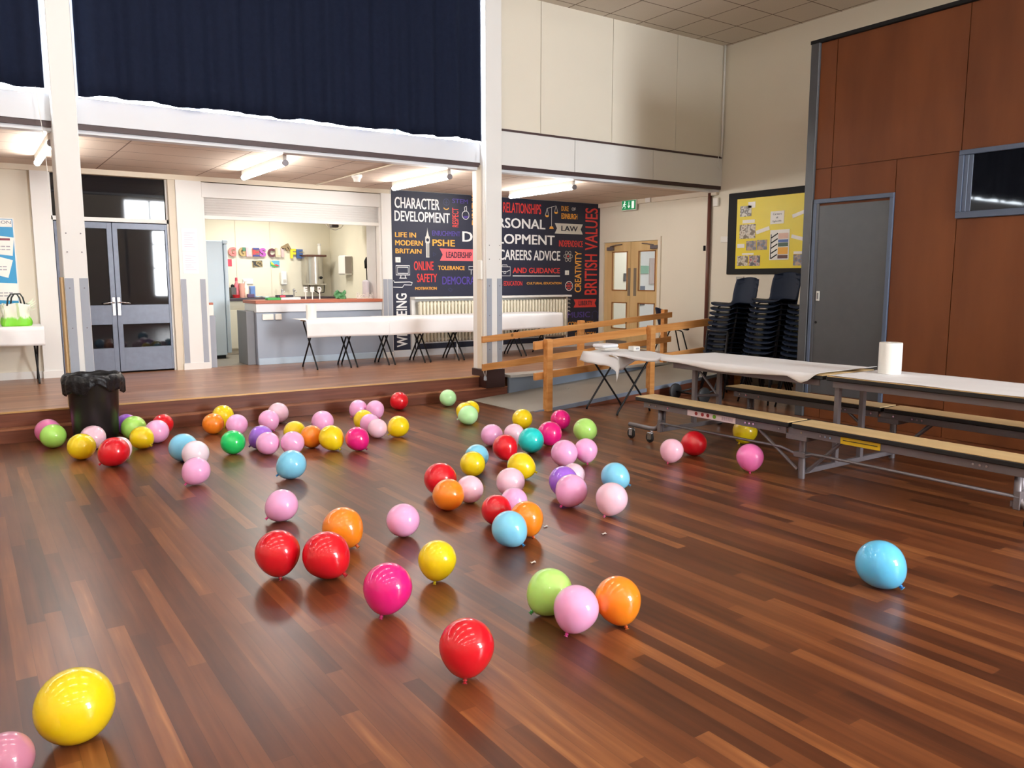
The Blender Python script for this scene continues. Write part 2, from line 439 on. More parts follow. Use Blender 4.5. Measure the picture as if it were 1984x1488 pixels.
# clerestory windows behind the curtains
for i, (a, b) in enumerate(((-6.2, .80), (1.01, 5.44))):
    o = struct(MB().box(a, b, 8.70, 8.72, 3.165, 5.0).build('window_%d' % (i+2), M_sky2))
    mb = MB(); n = max(2, int((b-a)/1.1))
    for k in range(n+1): mb.box(a+(b-a-.05)*k/n, a+(b-a-.05)*k/n+.05, 8.66, 8.70, 3.165, 5.0)
    mb.build('window_frame', M_white, o)
# columns
def column(x0, x1, base, label):
    o = struct(MB().bbox(x0, x1, 8.42, 8.74, base, 5.0, .006).build('column', M_white))
    for a in (x0+.004, x1-.076):
        g = MB().box(a, a+.072, 8.414, 8.42, SZ+.12, 1.51)
        g.build('corner_guard', M_guard, o)
    s = MB()
    for a in (x0+.04, x1-.04):
        for z in (.62, 1.05, 1.42, 1.75, 1.92): s.lathe([(.006, 0), (.006, .004)], (a, 8.409, z), 8, 'y')
    s.build('screw', M_steel, o)
    return o
cl = column(.81, 1.01, .13, 'left')
cc = column(5.43, 5.665, .13, 'centre')
MB().bbox(5.405, 5.69, 8.395, 8.74, .131, .365, .004).build('base_box', M_dark, cc)
MB().bbox(5.415, 5.43, 8.52, 8.62, .37, 2.9, .003).build('cable_trunking', M_warm, cc)
MB().bbox(5.395, 5.43, 8.50, 8.58, 1.50, 1.74, .004).build('switch_box', M_plastic, cc)
MB().bbox(.785, .81, 8.45, 8.6, SZ+.02, 1.52, .003).build('timber_batten', mat('bare_timber', srgb(196, 164, 118), .6), cl)
# kitchen shell behind the hatch
struct(MB().box(2.6, 5.9, 13.95, 14.05, SZ, 2.9).build('wall_kitchen_back', M_cream))
struct(MB().box(5.62, 5.74, 11.62, 13.95, SZ, 2.9).build('wall_kitchen_right', M_cream))
struct(MB().box(2.5, 2.62, 11.62, 13.95, SZ, 2.9).build('wall_kitchen_left', M_cream))
struct(MB().box(2.6, 5.65, 11.60, 13.97, SZ-.1, SZ-.002).build('floor_kitchen', M_vinyl))
struct(MB().box(2.6, 5.65, 11.60, 13.97, 2.78, 2.85).build('ceiling_kitchen', M_white))
mb = MB()
for x in (3.93, 4.52): mb.box(x, x+.012, 13.94, 13.95, SZ, 2.8)
struct(mb.build('trim_9', M_warm))
struct(MB().box(5.43, 5.62, 11.62, 11.95, SZ, 2.8).build('wall_hatch_return', mat('pale_grey_wall', srgb(206, 204, 204), .6)))
# room behind the dark glazed doors, corridor behind the oak doors
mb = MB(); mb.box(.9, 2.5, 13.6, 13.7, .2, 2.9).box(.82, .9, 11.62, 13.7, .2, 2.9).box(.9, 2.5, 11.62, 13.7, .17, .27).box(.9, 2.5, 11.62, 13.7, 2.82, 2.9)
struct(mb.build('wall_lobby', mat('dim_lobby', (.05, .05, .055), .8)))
mb = MB(); mb.box(13.4, 13.5, 8.8, 12.6, .2, 2.9).box(10.0, 13.4, 12.5, 12.6, .2, 2.9).box(10.0, 13.4, 8.8, 8.9, .2, 2.9).box(10.0, 13.5, 8.8, 12.6, 2.8, 2.9)
struct(mb.build('wall_corridor', M_white))
struct(MB().box(10.2, 11.08, 11.86, 11.92, SZ, 2.5).build('wall_corridor_side', M_cream))
struct(MB().box(10.0, 13.4, 8.8, 12.6, .15, SZ).build('floor_corridor', M_vinyl))

# ------------------------------------------------------------------ room lamps
def area(name, loc, sx, sy, power, col=(1, .94, .84)):
    l = bpy.data.lights.new(name, 'AREA'); l.shape = 'RECTANGLE'; l.size = sx; l.size_y = sy; l.energy = power; l.color = col
    o = bpy.data.objects.new(name, l); COL.objects.link(o); o.location = loc; return o
area('kitchen_ceiling_light', (4.2, 12.9, 2.76), 1.2, .3, 36, (1, .95, .86))
area('corridor_ceiling_light', (11.4, 10.6, 2.78), .6, 1.5, 40, (.92, .96, 1))
def batten(x, y0, y1, z, m, label, group, axis='y'):
    o = empty('ceiling_light', ((x, (y0+y1)/2, z) if axis == 'y' else ((y0+y1)/2, x, z)), label, 'light', group)
    L = (y1-y0)/2
    def bx(mb, a0, a1, c0, c1, z0, z1):
        return mb.bbox(c0, c1, a0, a1, z0, z1, .004) if axis == 'y' else mb.bbox(a0, a1, c0, c1, z0, z1, .004)
    bx(MB(), -L, L, -.022, .022, -.005, .06).build('housing', M_plastic, o, local=True)
    for s in (-1, 1): MB().lathe([(.0, s*L-.02), (.034, s*L-.02), (.034, s*L+.015), (.0, s*L+.015)], (0, 0, -.03), 14, axis, False).build('end_cap', M_steel, o, 'auto', True)
    MB().lathe([(.031, -L+.02), (.031, L-.02)], (0, 0, -.03), 16, axis).build('tube', m, o, smooth='auto', local=True)
    return o
for i, (x, lab) in enumerate(((.83, 'leftmost alcove tube light, half hidden by the left column'), (3.10, 'alcove tube light above the serving hatch'),
        (5.21, 'alcove tube light at the left end of the navy mural'), (7.23, 'alcove tube light right of the centre column'))):
    batten(x, 8.93, 10.52, 2.815, M_tube, lab, 'alcove tube lights')
for j, y in enumerate((5.2, 2.8, .4, -2.0, -4.4)):
    for i in range(4): batten(y, -4.6+2.4*i-.75, -4.6+2.4*i+.75, 4.93, M_tube2, 'hall ceiling tube light overhead, out of the picture, seen only mirrored in balloons', 'hall tube lights overhead', 'x')

# ------------------------------------------------------------------ curtains
def curtain(x0, x1, zb, label, ripple, seed):
    rnd = random.Random(seed); ph = [rnd.uniform(0, 6.28) for _ in range(6)]
    def fn(u, v):
        x = x0+(x1-x0)*u; L = x*1.0
        fold = .028*math.sin(L*17+ph[0]+.8*math.sin(L*3+ph[1]))+.014*math.sin(L*39+ph[2])
        zbot = zb+.009*math.sin(L*7.0+ph[3])+.006*math.sin(L*13+ph[4])-.006
        z = zbot+(4.99-zbot)*v
        return (x, 8.485-.0+fold*(1-.35*v), z)
    o = thing(MB().grid(int((x1-x0)*40), 10, fn, .006), 'curtain', M_navy, label, 'curtain', 'navy curtains', True)
    return o
c1 = curtain(1.04, 5.395, 3.185, 'long navy blackout curtain between the left and centre white columns', 1, 3)
c2 = curtain(-5.9, .765, 3.205, 'navy blackout curtain at the top left corner, left of the left column', 1, 5)
for c, x0, x1 in ((c1, 1.04, 5.39), (c2, -5.9, .76)):
    MB().tube([(x0, 8.5, 4.97), (x1, 8.5, 4.97)], .012, 8).build('curtain_rail', M_chrome, c)

# ------------------------------------------------------------------ glazed double doors at the back left
d = struct(MB().box(1.01, 2.38, 11.50, 11.56, 2.235, 2.285).box(1.01, 1.03, 11.5, 11.56, SZ, 2.81).box(2.355, 2.38, 11.5, 11.56, SZ, 2.81).build('door_1', M_white))
MB().box(1.03, 2.355, 11.545, 11.555, 2.285, 2.81).build('transom_glass', M_glassdark, d)
M_doorp = mat('scuffed_grey_door', srgb(92, 99, 116), .32, .1, var=.2, scale=14)
for (a, b, hx, sgn) in ((1.035, 1.683, 1.655, -1), (1.687, 2.353, 1.715, 1)):
    mb = MB(); st = .062
    mb.bbox(a, a+(st if sgn > 0 else .05), 11.50, 11.545, SZ+.02, 2.225, .004).bbox(b-(st if sgn < 0 else .03), b, 11.50, 11.545, SZ+.02, 2.225, .004)
    for z0, z1 in ((SZ+.02, .61), (.915, 1.17), (2.145, 2.225)): mb.bbox(a, b, 11.502, 11.544, z0, z1, .004)
    lf = mb.build('door_leaf', M_doorp, d)
    MB().box(a+.03, b-.03, 11.52, 11.53, .6, .93).box(a+.03, b-.03, 11.52, 11.53, 1.16, 2.16).build('pane', M_glassdark, lf)
    MB().bbox(hx-.02, hx+.02, 11.492, 11.502, 1.03, 1.27, .004).build('lock_plate', M_chrome, lf)
    MB().tube([(hx, 11.50, 1.20), (hx, 11.45, 1.20), (hx+sgn*.03, 11.44, 1.205), (hx+sgn*.13, 11.44, 1.19)], .009, 8).build('door_handle', M_chrome, lf, True)

# ------------------------------------------------------------------ serving hatch: shutter, counter
sh = empty('roller_shutter', (4.12, 11.46, 2.31), 'white roller shutter half raised above the serving hatch', 'shutter')
mb = MB(); n = 14
def shf(u, v):
    z = 2.36+(2.60-2.36)*v; return (2.80+2.64*u, 11.47-.006*abs(math.sin(v*7*PI)), z)
mb.grid(2, 56, shf, .006).build('slat_curtain', M_white, sh, True)
MB().bbox(2.80, 5.44, 11.445, 11.485, 2.315, 2.365, .004).build('bottom_bar', M_plastic, sh)
MB().bbox(2.80, 5.44, 11.435, 11.60, 2.60, 2.80, .006).build('shutter_box', M_white, sh)
for x in (2.80, 5.41): MB().bbox(x, x+.03, 11.44, 11.52, 1.2 if x > 5 else SZ, 2.6, .003).build('guide_rail', M_white, sh)
ct = empty('serving_counter', (4.46, 11.7, SZ), 'grey fronted serving counter with red-brown worktop edge under the shutter', 'counter')
MB().bbox(3.48, 5.435, 11.46, 12.0, SZ, 1.03, .004).build('front_panel', mat('counter_front', srgb(150, 160, 176), .35, var=.06, scale=3), ct)
MB().bbox(3.475, 5.435, 11.44, 12.0, 1.03, 1.155, .003).build('upper_panel', M_coolw, ct)
MB().bbox(3.465, 5.44, 11.425, 12.05, 1.155, 1.20, .004).build('worktop', mat('redbrown_edge', srgb(176, 98, 72), .45), ct)
MB().bbox(3.49, 5.435, 11.448, 11.46, SZ, .37, .003).build('skirting', mat('pale_blue_skirting', srgb(176, 196, 214), .5), ct)
MB().bbox(3.36, 3.478, 11.55, 12.0, SZ, 1.05, .003).build('end_panel', mat('dark_end_panel', srgb(120, 122, 128), .5), ct)
for x0, x1, lab in ((3.56, 3.72, 0), (3.745, 3.84, 1)):
    s = MB().bbox(x0, x1, 11.435, 11.46, .92, 1.005, .005).build('socket', M_plastic, ct)
# left-hand end flap post of the hatch
fp = empty('counter_flap_post', (2.9, 11.6, SZ), 'narrow white flap post with wood top at the left of the hatch opening', 'post')
MB().bbox(2.83, 2.92, 11.50, 11.60, SZ, 1.0, .003).build('post', M_guard, fp); MB().bbox(2.82, 2.90, 11.49, 11.58, 1.0, 1.15, .003).build('box', M_plastic, fp)
MB().bbox(2.82, 2.90, 11.49, 11.58, 1.15, 1.18, .003).build('cap', mat('redbrown_edge', (0, 0, 0)), fp)
# fridge
fr = empty('fridge', (3.2, 13.0, SZ), 'tall pale blue-white fridge at the left of the kitchen', 'fridge')
M_fr = mat('fridge_white', srgb(206, 224, 238), .35, var=.02)
MB().bbox(2.75, 3.40, 12.75, 13.4, SZ+.05, 2.09, .01).build('cabinet', M_fr, fr)
MB().bbox(3.41, 3.47, 12.75, 13.4, SZ+.08, 2.04, .012).build('door', M_fr, fr)
MB().bbox(3.40, 3.475, 12.74, 13.4, 2.045, 2.10, .006).build('top_trim', M_fr, fr)
MB().box(2.77, 3.38, 12.78, 13.38, SZ, SZ+.05).build('plinth', M_black, fr)
MB().prism([(3.05, .72), (3.14, .66), (3.12, .60), (3.05, .58)], 12.745, 12.75, 'xz').build('sticker', M_black, fr)
# kitchen base unit at the back
kb = empty('kitchen_base_unit', (4.6, 13.6, SZ), 'cream kitchen base unit with dark worktop behind the counter', 'cabinet')
MB().bbox(3.56, 5.6, 13.35, 13.94, SZ+.08, 1.15, .004).build('carcass', M_cream, kb)
MB().bbox(3.52, 5.6, 13.30, 13.945, 1.15, 1.20, .004).build('worktop', mat('dark_worktop', srgb(62, 50, 58), .4), kb)
MB().box(3.56, 5.6, 13.40, 13.94, SZ, SZ+.08).build('plinth', M_warm, kb)
for a in (3.58, 4.1, 4.62): MB().bbox(a, a+.5, 13.335, 13.35, SZ+.1, 1.0, .003).build('cupboard_door', M_cream, kb)

# ------------------------------------------------------------------ kitchen clutter
K = 1.2
def lath(name, prof, loc, m, label, cat, group=None, n=16):
    return thing(MB().lathe(prof, loc, n), name, m, label, cat, group, 'auto')
P_ = lambda c: mat('paint_%d_%d_%d' % c, srgb(*c), .4, var=.03)
k1 = thing(MB().bbox(3.70, 3.79, 13.5, 13.62, K, K+.17, .008), 'canister', P_((74, 72, 68)), 'dark square canister beside the fridge on the kitchen worktop', 'canister')
MB().lathe([(.03, 0), (.03, .03), (.012, .05)], (3.745, 13.56, K+.17), 10).build('lid', M_black, k1)
k2 = lath('squeezy_bottle', [(.045, 0), (.045, .2), (.02, .25), (.02, .28)], (3.815, 13.58, K), P_((226, 120, 130)), 'pink bottle between the dark canister and the stacked mugs', 'bottle')
MB().lathe([(.022, 0), (.018, .05)], (3.815, 13.58, K+.28), 10).build('cap', P_((196, 48, 74)), k2)
for i in range(3):
    m_ = lath('beaker', [(.042, 0), (.05, .085), (.046, .085), (.04, .008)], (3.885, 13.52, K+.075*i), P_((238, 178, 160)), ('bottom', 'middle', 'top')[i]+' peach beaker of the small stack by the fridge', 'beaker', 'stacked peach beakers')
k3 = lath('spray_bottle', [(.06, 0), (.065, .12), (.03, .2), (.018, .22), (.018, .26)], (3.97, 13.6, K), P_((244, 226, 206)), 'cream spray bottle left of the blue box', 'bottle')
MB().bbox(3.93, 4.0, 13.58, 13.62, K+.26, K+.30, .006).build('trigger_head', M_plastic, k3)
thing(MB().bbox(4.02, 4.10, 13.5, 13.6, K, K+.19, .006), 'carton', P_((96, 132, 192)), 'blue upright carton on the kitchen worktop', 'carton')
thing(MB().lathe([(.05, 0), (.06, .05), (.055, .05), (.04, .01)], (3.76, 13.42, K), 16), 'bowl', P_((204, 40, 48)), 'small red bowl in front of the dark canister', 'bowl', None, 'auto')
thing(MB().bbox(3.95, 4.06, 13.42, 13.49, K, K+.06, .006), 'carton', P_((88, 62, 104)), 'low purple carton in front of the blue carton', 'carton')
thing(MB().grid(6, 4, lambda u, v: (4.10+.2*u, 13.4+.16*v, K+.012+.01*math.sin(6*u)), .006), 'tray', P_((168, 200, 224)), 'pale blue tray on the worktop right of the blue carton', 'tray')
thing(MB().bbox(3.70, 3.90, 11.62, 11.74, K, K+.035, .004), 'box', P_((52, 172, 72)), 'green flat box on the serving counter', 'box')
thing(MB().bbox(3.90, 4.20, 11.62, 11.78, K, K+.035, .004), 'box', P_((238, 238, 240)), 'white flat box on the serving counter under a black pack', 'box')
k4 = thing(MB().bbox(3.86, 4.10, 11.66, 11.76, K+.036, K+.07, .004), 'pack', P_((42, 34, 44)), 'black and red pack lying on the white box', 'pack')
MB().box(3.90, 3.98, 11.655, 11.66, K+.04, K+.066).build('print_patch', P_((208, 60, 84)), k4)
for i, x in enumerate((4.62, 4.83)):
    tp = lath('tap', [(.012, 0), (.012, .09), (.02, .09), (.02, .13), (.008, .14)], (x, 13.7, K), M_chrome, ('left', 'right')[i]+' chrome sink tap behind the serving counter', 'tap', 'sink taps')
    MB().tube([(x, 13.7, K+.1), (x, 13.62, K+.11), (x, 13.58, K+.08)], .008, 8).build('spout', M_chrome, tp, True)
for i, (x, ch) in enumerate(((4.305, 'E'), (4.41, 'I'), (4.525, 'D'))):
    pk = thing(MB().box(x-.008, x+.008, 11.70, 11.706, K, K+.15), 'letter_pick', M_plastic, 'white letter %s on a stick standing on the serving counter' % ch, 'decoration', 'white letter picks')
    text_on(ch, lambda u, v, x=x: (x-.03+.06*u, 11.698, K+.11+.08*v), .04).build('lettering', M_plastic, pk)
gb = thing(MB().grid(10, 8, lambda u, v: (4.80+.13*u+.02*math.sin(9*v), 11.72+.05*math.sin(PI*u)*(1 if True else 0), K+.002+.11*v+.03*v*math.sin(7*u)), .03), 'gift_bag', P_((86, 150, 98)), 'small crumpled green bag on the serving counter right of the letter picks', 'bag', None, True)
sg = thing(MB().bbox(5.14, 5.40, 11.70, 11.72, K, K+.012, .002), 'word_sign', M_plastic, 'white cut-out word sign at the right end of the serving counter', 'sign')
text_on('Bismillah', lambda u, v: (5.12+.29*u+.01*v, 11.70, K+.012+.085*v), .012).build('lettering', M_plastic, sg)
# boiler
bo = empty('water_boiler', (5.24, 13.75, 1.40), 'steel wall boiler on the kitchen wall left of the corner', 'boiler')
M_st = mat('brushed_steel', srgb(196, 192, 184), .28, .8, var=.08, scale=10)
mb = MB()
def bf(u, v):
    a = PI*(1-u); return (5.24+.175*math.cos(a), 13.93-.30*math.sin(a)**.6 if 0 < u < 1 else 13.93, 1.42+.48*v)
mb.grid(18, 2, bf).build('tank', M_st, bo, True)
MB().bbox(5.06, 5.42, 13.62, 13.94, 1.895, 1.93, .006).build('lid', P_((92, 56, 44)), bo)
MB().bbox(5.075, 5.405, 13.64, 13.94, 1.40, 1.425, .004).build('base', M_st, bo)
MB().lathe([(.02, 0), (.026, .03), (.01, .06)], (5.30, 13.58, 1.53), 12, 'y').build('tap', M_black, bo)
MB().tube([(5.14, 13.8, 1.41), (5.20, 13.8, 1.33), (5.32, 13.8, 1.25), (5.44, 13.85, 1.27), (5.47, 13.9, 1.38), (5.47, 13.94, 1.46)], .008, 8).build('cable', M_black, bo, True)
lath('bottle', [(.03, 0), (.033, .14), (.024, .16), (.03, .17), (.03, .2)], (5.35, 13.78, 1.931), M_plastic, 'white bottle standing on top of the steel boiler', 'bottle')
mb = MB(); mb.prism([(13.93-.0, 1.57), (13.93, 1.91), (13.80, 1.91), (13.74, 1.86), (13.76, 1.57)], 0, 0.01, 'yz') if False else None
td = thing(MB().prism([(0, .03), (0, .36), (.15, .36), (.19, .30), (.16, 0)], 12.95, 13.22, 'xz') if False else MB().bbox(5.46, 5.618, 12.95, 13.22, 1.58, 1.91, .02), 'towel_dispenser', M_plastic, 'cream paper towel dispenser on the kitchen side wall', 'dispenser')
MB().bbox(5.475, 5.6, 12.945, 12.95, 1.60, 1.89, .002).build('side_cover', P_((150, 142, 134)), td)
sd = thing(MB().bbox(4.67, 4.78, 13.85, 13.945, 1.40, 1.64, .02), 'soap_dispenser', M_plastic, 'white soap dispenser on the kitchen wall left of the boiler', 'dispenser')
MB().bbox(4.70, 4.75, 13.84, 13.85, 1.45, 1.5, .003).build('button', P_((200, 196, 186)), sd)
hl = thing(MB().tube([(5.605, 12.33, 1.86), (5.59, 12.33, 1.80), (5.59, 12.33, 1.68)], [.02, .035, .03], 10), 'ladle', M_black, 'black ladle hanging on the kitchen side wall', 'utensil', None, True)
MB().tube([(5.59, 12.33, 1.68), (5.595, 12.33, 1.47)], .009, 8).build('handle', M_black, hl)
thing(MB().lathe([(.05, 0), (.055, .02), (.055, .25), (.03, .27)], (5.36, 11.86, 1.22), 14), 'cup_tube', P_((216, 214, 222)), 'pale plastic cup tube beside the hatch right-hand reveal', 'tube', None, 'auto')
ws = thing(MB().bbox(4.02, 4.20, 13.93, 13.95, 1.42, 1.51, .004), 'wall_socket', M_plastic, 'white double socket on the kitchen wall above the tray', 'socket')
kl = empty('kitchen_cable_fitting', (5.0, 12.6, 2.78), 'dark ceiling fitting with a looped cable just below the shutter', 'fitting')
MB().bbox(5.08, 5.20, 12.5, 12.62, 2.34, 2.78, .01).build('body', P_((70, 60, 60)), kl)
MB().tube([(4.98, 12.56, 2.42), (5.05, 12.56, 2.33), (5.16, 12.56, 2.30), (5.26, 12.56, 2.34), (5.34, 12.56, 2.44)], .006, 6).build('cable', M_plastic, kl, True)
# cardboard letters
LT = [('G', 3.80, 3.927, 1.888, 2.042, (232, 120, 116), 'coral pink letter G, first of the row beside the fridge'),
      ('G', 3.973, 4.085, 1.89, 2.041, (176, 150, 92), 'mustard and green letter G, second of the row'),
      ('L', 4.095, 4.195, 1.888, 2.035, (240, 178, 186), 'pale pink letter L before the red and blue E'),
      ('E', 4.207, 4.316, 1.89, 2.033, (208, 62, 62), 'red letter E with blue bars on the kitchen wall'),
      ('S', 4.322, 4.433, 1.887, 2.036, (178, 86, 180), 'purple letter S on the kitchen wall'),
      ('C', 4.468, 4.587, 1.885, 2.035, (92, 26, 44), 'dark maroon letter C on the kitchen wall'),
      ('L', 4.60, 4.685, 1.886, 2.042, (206, 192, 160), 'cream letter L after the maroon C'),
      ('I', 4.70, 4.745, 1.887, 2.04, (214, 184, 182), 'off-white letter I on the kitchen wall'),
      ('F', 4.72, 4.865, 1.98, 2.11, (150, 128, 92), 'tilted striped letter F above its neighbours'),
      ('F', 4.865, 4.964, 1.868, 2.036, (246, 222, 50), 'yellow letter F on the kitchen wall'),
      ('E', 4.975, 5.09, 1.87, 2.028, (70, 102, 160), 'blue letter E, last of the row beside the boiler')]
for i, (ch, x0, x1, z0, z1, c, lab) in enumerate(LT):
    mb = MB(); vs, fs, _ = text_raw(ch, .05); n = len(vs)
    def PP(u, v, y):
        x, z = x0+(x1-x0)*u, z0+(z1-z0)*v
        if i == 8:
            cx, cz = (x0+x1)/2, (z0+z1)/2; a = math.radians(-62); dx, dz = (x-cx)*.8, (z-cz)*1.1; x, z = cx+dx*math.cos(a)-dz*math.sin(a), cz+dx*math.sin(a)+dz*math.cos(a)
        return (x, y, z)
    mb.add([PP(u, v, 13.915) for u, v in vs], fs)
    o = thing(mb, 'letter', P_(c), lab, 'letter', 'cardboard letters on the kitchen wall')
    md = o.modifiers.new('thickness', 'SOLIDIFY'); md.thickness = .03; md.offset = 0
    if i == 3:
        for zz in (1.89, 2.005): MB().box(x0, x1, 13.890, 13.895, zz, zz+.03).build('bar_stripe', P_((48, 66, 140)), o)
    if i == 1: MB().box(4.03, 4.085, 13.890, 13.895, 1.98, 2.04).build('stripe', P_((60, 120, 90)), o)
def card(x0, x1, z0, z1, y, m, name, label, cat, rot=0, group=None, axis='xz', th=.003):
    cx, cz = (x0+x1)/2, (z0+z1)/2; a = math.radians(rot); c, s_ = math.cos(a), math.sin(a)
    pl = []
    for X, Z in ((x0, z0), (x1, z0), (x1, z1), (x0, z1)):
        dx, dz = X-cx, Z-cz; pl.append((cx+dx*c-dz*s_, cz+dx*s_+dz*c))
    mb = MB(); mb.prism(pl, y-th, y, axis)
    return thing(mb, name, m, label, cat, group)
def picture(name, cols, scale=9):
    m, t, b = nt(name)
    v = t.nodes.new('ShaderNodeTexVoronoi'); v.inputs['Scale'].default_value = scale; t.links.new(coords(t), v.inputs['Vector'])
    w_ = t.nodes.new('ShaderNodeTexNoise'); w_.inputs['Scale'].default_value = scale*1.5; t.links.new(coords(t), w_.inputs['Vector'])
    k = mth(t, 'ADD', mth(t, 'MULTIPLY', v.outputs['Distance'], .8), mth(t, 'MULTIPLY', w_.outputs['Fac'], .6))
    n = len(cols); t.links.new(ramp(t, k, [(.25+.6*i/(n-1), c) for i, c in enumerate(cols)]), b.inputs['Base Color'])
    b.inputs['Roughness'].default_value = .4; return m
card(3.782, 3.856, 1.721, 1.84, 13.945, P_((206, 52, 76)), 'paper_card', 'red paper card on the kitchen wall beside the fridge', 'card')
card(4.20, 4.375, 1.71, 1.82, 13.945, picture('swirl_print', [(.01, .01, .01), (.05, .04, .02), (.4, .3, .12), (.02, .02, .02)], 14), 'paper_card', 'black and gold patterned card under the red and blue E', 'card', 3)
lc = card(4.51, 4.675, 1.71, 1.825, 13.945, P_((96, 176, 206)), 'paper_card', 'leaf coloured card in blue, yellow and green under the maroon C', 'card')
MB().prism([(4.51, 1.80), (4.60, 1.74), (4.66, 1.72), (4.58, 1.705), (4.52, 1.73)], 13.938, 13.941, 'xz').build('green_patch', P_((70, 160, 80)), lc)
MB().prism([(4.52, 1.82), (4.53, 1.76), (4.60, 1.74), (4.56, 1.78)], 13.937, 13.940, 'xz').build('yellow_patch', P_((242, 226, 70)), lc)
MB().prism([(4.57, 1.75), (4.62, 1.765), (4.67, 1.735), (4.64, 1.725)], 13.936, 13.939, 'xz').build('red_patch', P_((218, 62, 60)), lc)

# ------------------------------------------------------------------ mural
Ym = 11.396
mu = empty('mural', (7.74, 11.4, .37), 'navy word mural covering the alcove wall behind the radiator', 'mural')
INK = {'white': P_((236, 236, 236)), 'red': P_((226, 66, 62)), 'amber': P_((246, 176, 72)), 'indigo': P_((84, 66, 158)), 'navy': P_((30, 34, 56)), 'pink': P_((232, 104, 112)), 'dim': P_((50, 56, 104)), 'stone': P_((218, 216, 208))}
mb = MB(); mb.box(5.605, XR-.005, 11.394, 11.40, 1.19, 2.872).box(5.605, 5.90, 11.394, 11.40, .385, 1.19).box(9.06, XR-.005, 11.394, 11.40, .385, 1.19)
mb.build('backing', M_navyw, mu)
MB().box(5.95, 9.03, 11.395, 11.40, .38, .47).build('lower_strip', M_navyw, mu)
WORDS = [
('CHARACTER',5.659,2.599,6.457,2.770,'white',0),
('DEVELOPMENT',5.654,2.400,6.645,2.563,'white',0),
('STEM',6.694,2.729,6.990,2.799,'indigo',0),
('LIFE IN',5.657,2.155,6.025,2.232,'amber',0),
('MODERN',5.658,2.027,6.145,2.110,'amber',0),
('BRITAIN',5.660,1.904,6.118,1.980,'amber',0),
('ENRICHMENT',6.317,2.196,6.840,2.277,'indigo',0),
('PSHE',6.316,2.030,6.737,2.139,'amber',0),
('PERSONAL',7.300,2.368,8.583,2.539,'white',0),
('DEVE',6.878,2.115,7.556,2.282,'white',0),
('LOPMENT',7.579,2.101,8.793,2.272,'white',0),
('FAMILY',7.256,2.634,7.655,2.789,'red',0),
('RELATIONSHIPS',7.687,2.624,8.488,2.798,'red',0),
('CAREERS ADVICE',7.606,1.829,8.920,2.005,'white',0),
('AND GUIDANCE',7.885,1.607,8.915,1.703,'red',0),
('LEADERSHIP',6.568,1.847,7.058,1.946,'navy',0),
('ONLINE',5.978,1.644,6.334,1.787,'red',0),
('SAFETY',6.031,1.454,6.394,1.591,'red',0),
('TOLERANCE',6.416,1.652,6.919,1.721,'amber',0),
('MOTIVATION',5.994,1.333,6.387,1.380,'amber',0),
('DEMOCRACY',6.491,1.416,7.288,1.547,'indigo',0),
('SOCIAL',7.379,1.398,7.671,1.474,'red',0),
('EDUCATION',7.699,1.392,8.086,1.472,'red',0),
('CULTURAL EDUCATION',8.182,1.412,8.951,1.452,'amber',0),
('DUKE',8.938,2.708,9.101,2.796,'amber',0),
('OF',9.173,2.725,9.265,2.782,'white',0),
('EDINBURGH',8.940,2.572,9.306,2.670,'amber',0),
('LAW',8.937,2.357,9.317,2.451,'navy',0),
('INDEPENDENCE',8.888,2.080,9.439,2.195,'red',0),
('LIBERTY',9.356,1.026,9.684,1.109,'navy',0),
('MUSIC',9.096,0.802,9.632,0.909,'indigo',0),
('COMMUNITY',9.111,0.656,9.718,0.732,'amber',0),
('EDUCATION',9.283,0.444,9.769,0.531,'amber',0),
('RESPECT',6.689,2.345,6.809,2.652,'red',1),
('EMPATHY',7.062,2.390,7.172,2.874,'amber',1),
('CREATIVITY',9.258,1.267,9.415,2.007,'amber',1),
('BRITISH VALUES',9.489,1.217,9.793,2.790,'red',1),
('WELLBEING',5.653,0.434,5.845,1.280,'white',1),
]
for t_, x0, z0, x1, z1, c, r in WORDS:
    ft = .030 if c in ('white', 'amber', 'navy') else .022
    y = 11.3905 if c != 'navy' else 11.388
    text_on(t_, lambda u, v: (x0+(x1-x0)*u, y, z0+(z1-z0)*v), .0, r, None, ft).build('lettering', INK[c], mu)
PM = lambda x, z: (x, 11.3915, z)
def banner(x0, x1, z0, z1, c, right=True):
    n = (z1-z0)*.28; zm = (z0+z1)/2
    pl = [(x0, z0), (x1, z0)]+([(x1-n, zm)] if right else [])+[(x1, z1), (x0, z1), (x0+n, zm)]
    MB().prism(pl, 11.391, 11.393, 'xz').build('banner', INK[c], mu)
banner(6.452, 7.21, 1.80, 1.995, 'pink'); banner(8.794, 9.437, 2.31, 2.49, 'stone'); banner(9.241, 9.784, .99, 1.138, 'red')
def icon(name, strokes, c, wd=.012):
    mb = MB()
    for s_ in strokes:
        if s_[0] == s_[-1]: ribbon(mb, s_[:-1], wd, PM, True)
        else: ribbon(mb, s_, wd, PM)
    mb.build(name, INK[c], mu)
R4 = lambda a, b, c, d: [(a, c), (b, c), (b, d), (a, d), (a, c)]
icon('underline', [[(7.885, 1.56), (8.919, 1.56)]], 'white', .016)
icon('monitor_icon', [R4(5.665, 5.902, 1.57, 1.715), R4(5.69, 5.877, 1.595, 1.69), [(5.75, 1.57), (5.74, 1.52)], [(5.82, 1.57), (5.83, 1.52)], [(5.72, 1.52), (5.85, 1.52)], [(5.62, 1.485), (5.63, 1.455), (5.90, 1.46), (5.945, 1.45), (5.93, 1.41), (5.80, 1.415), (5.77, 1.375), (5.61, 1.38)]], 'white')
icon('flask_icon', [[(6.92, 2.67), (6.965, 2.69)], [(6.925, 2.665), (6.93, 2.60)], [(6.96, 2.685), (6.965, 2.615)], arc(6.945, 2.545, .065, .068, 0, 360)], 'white', .010)
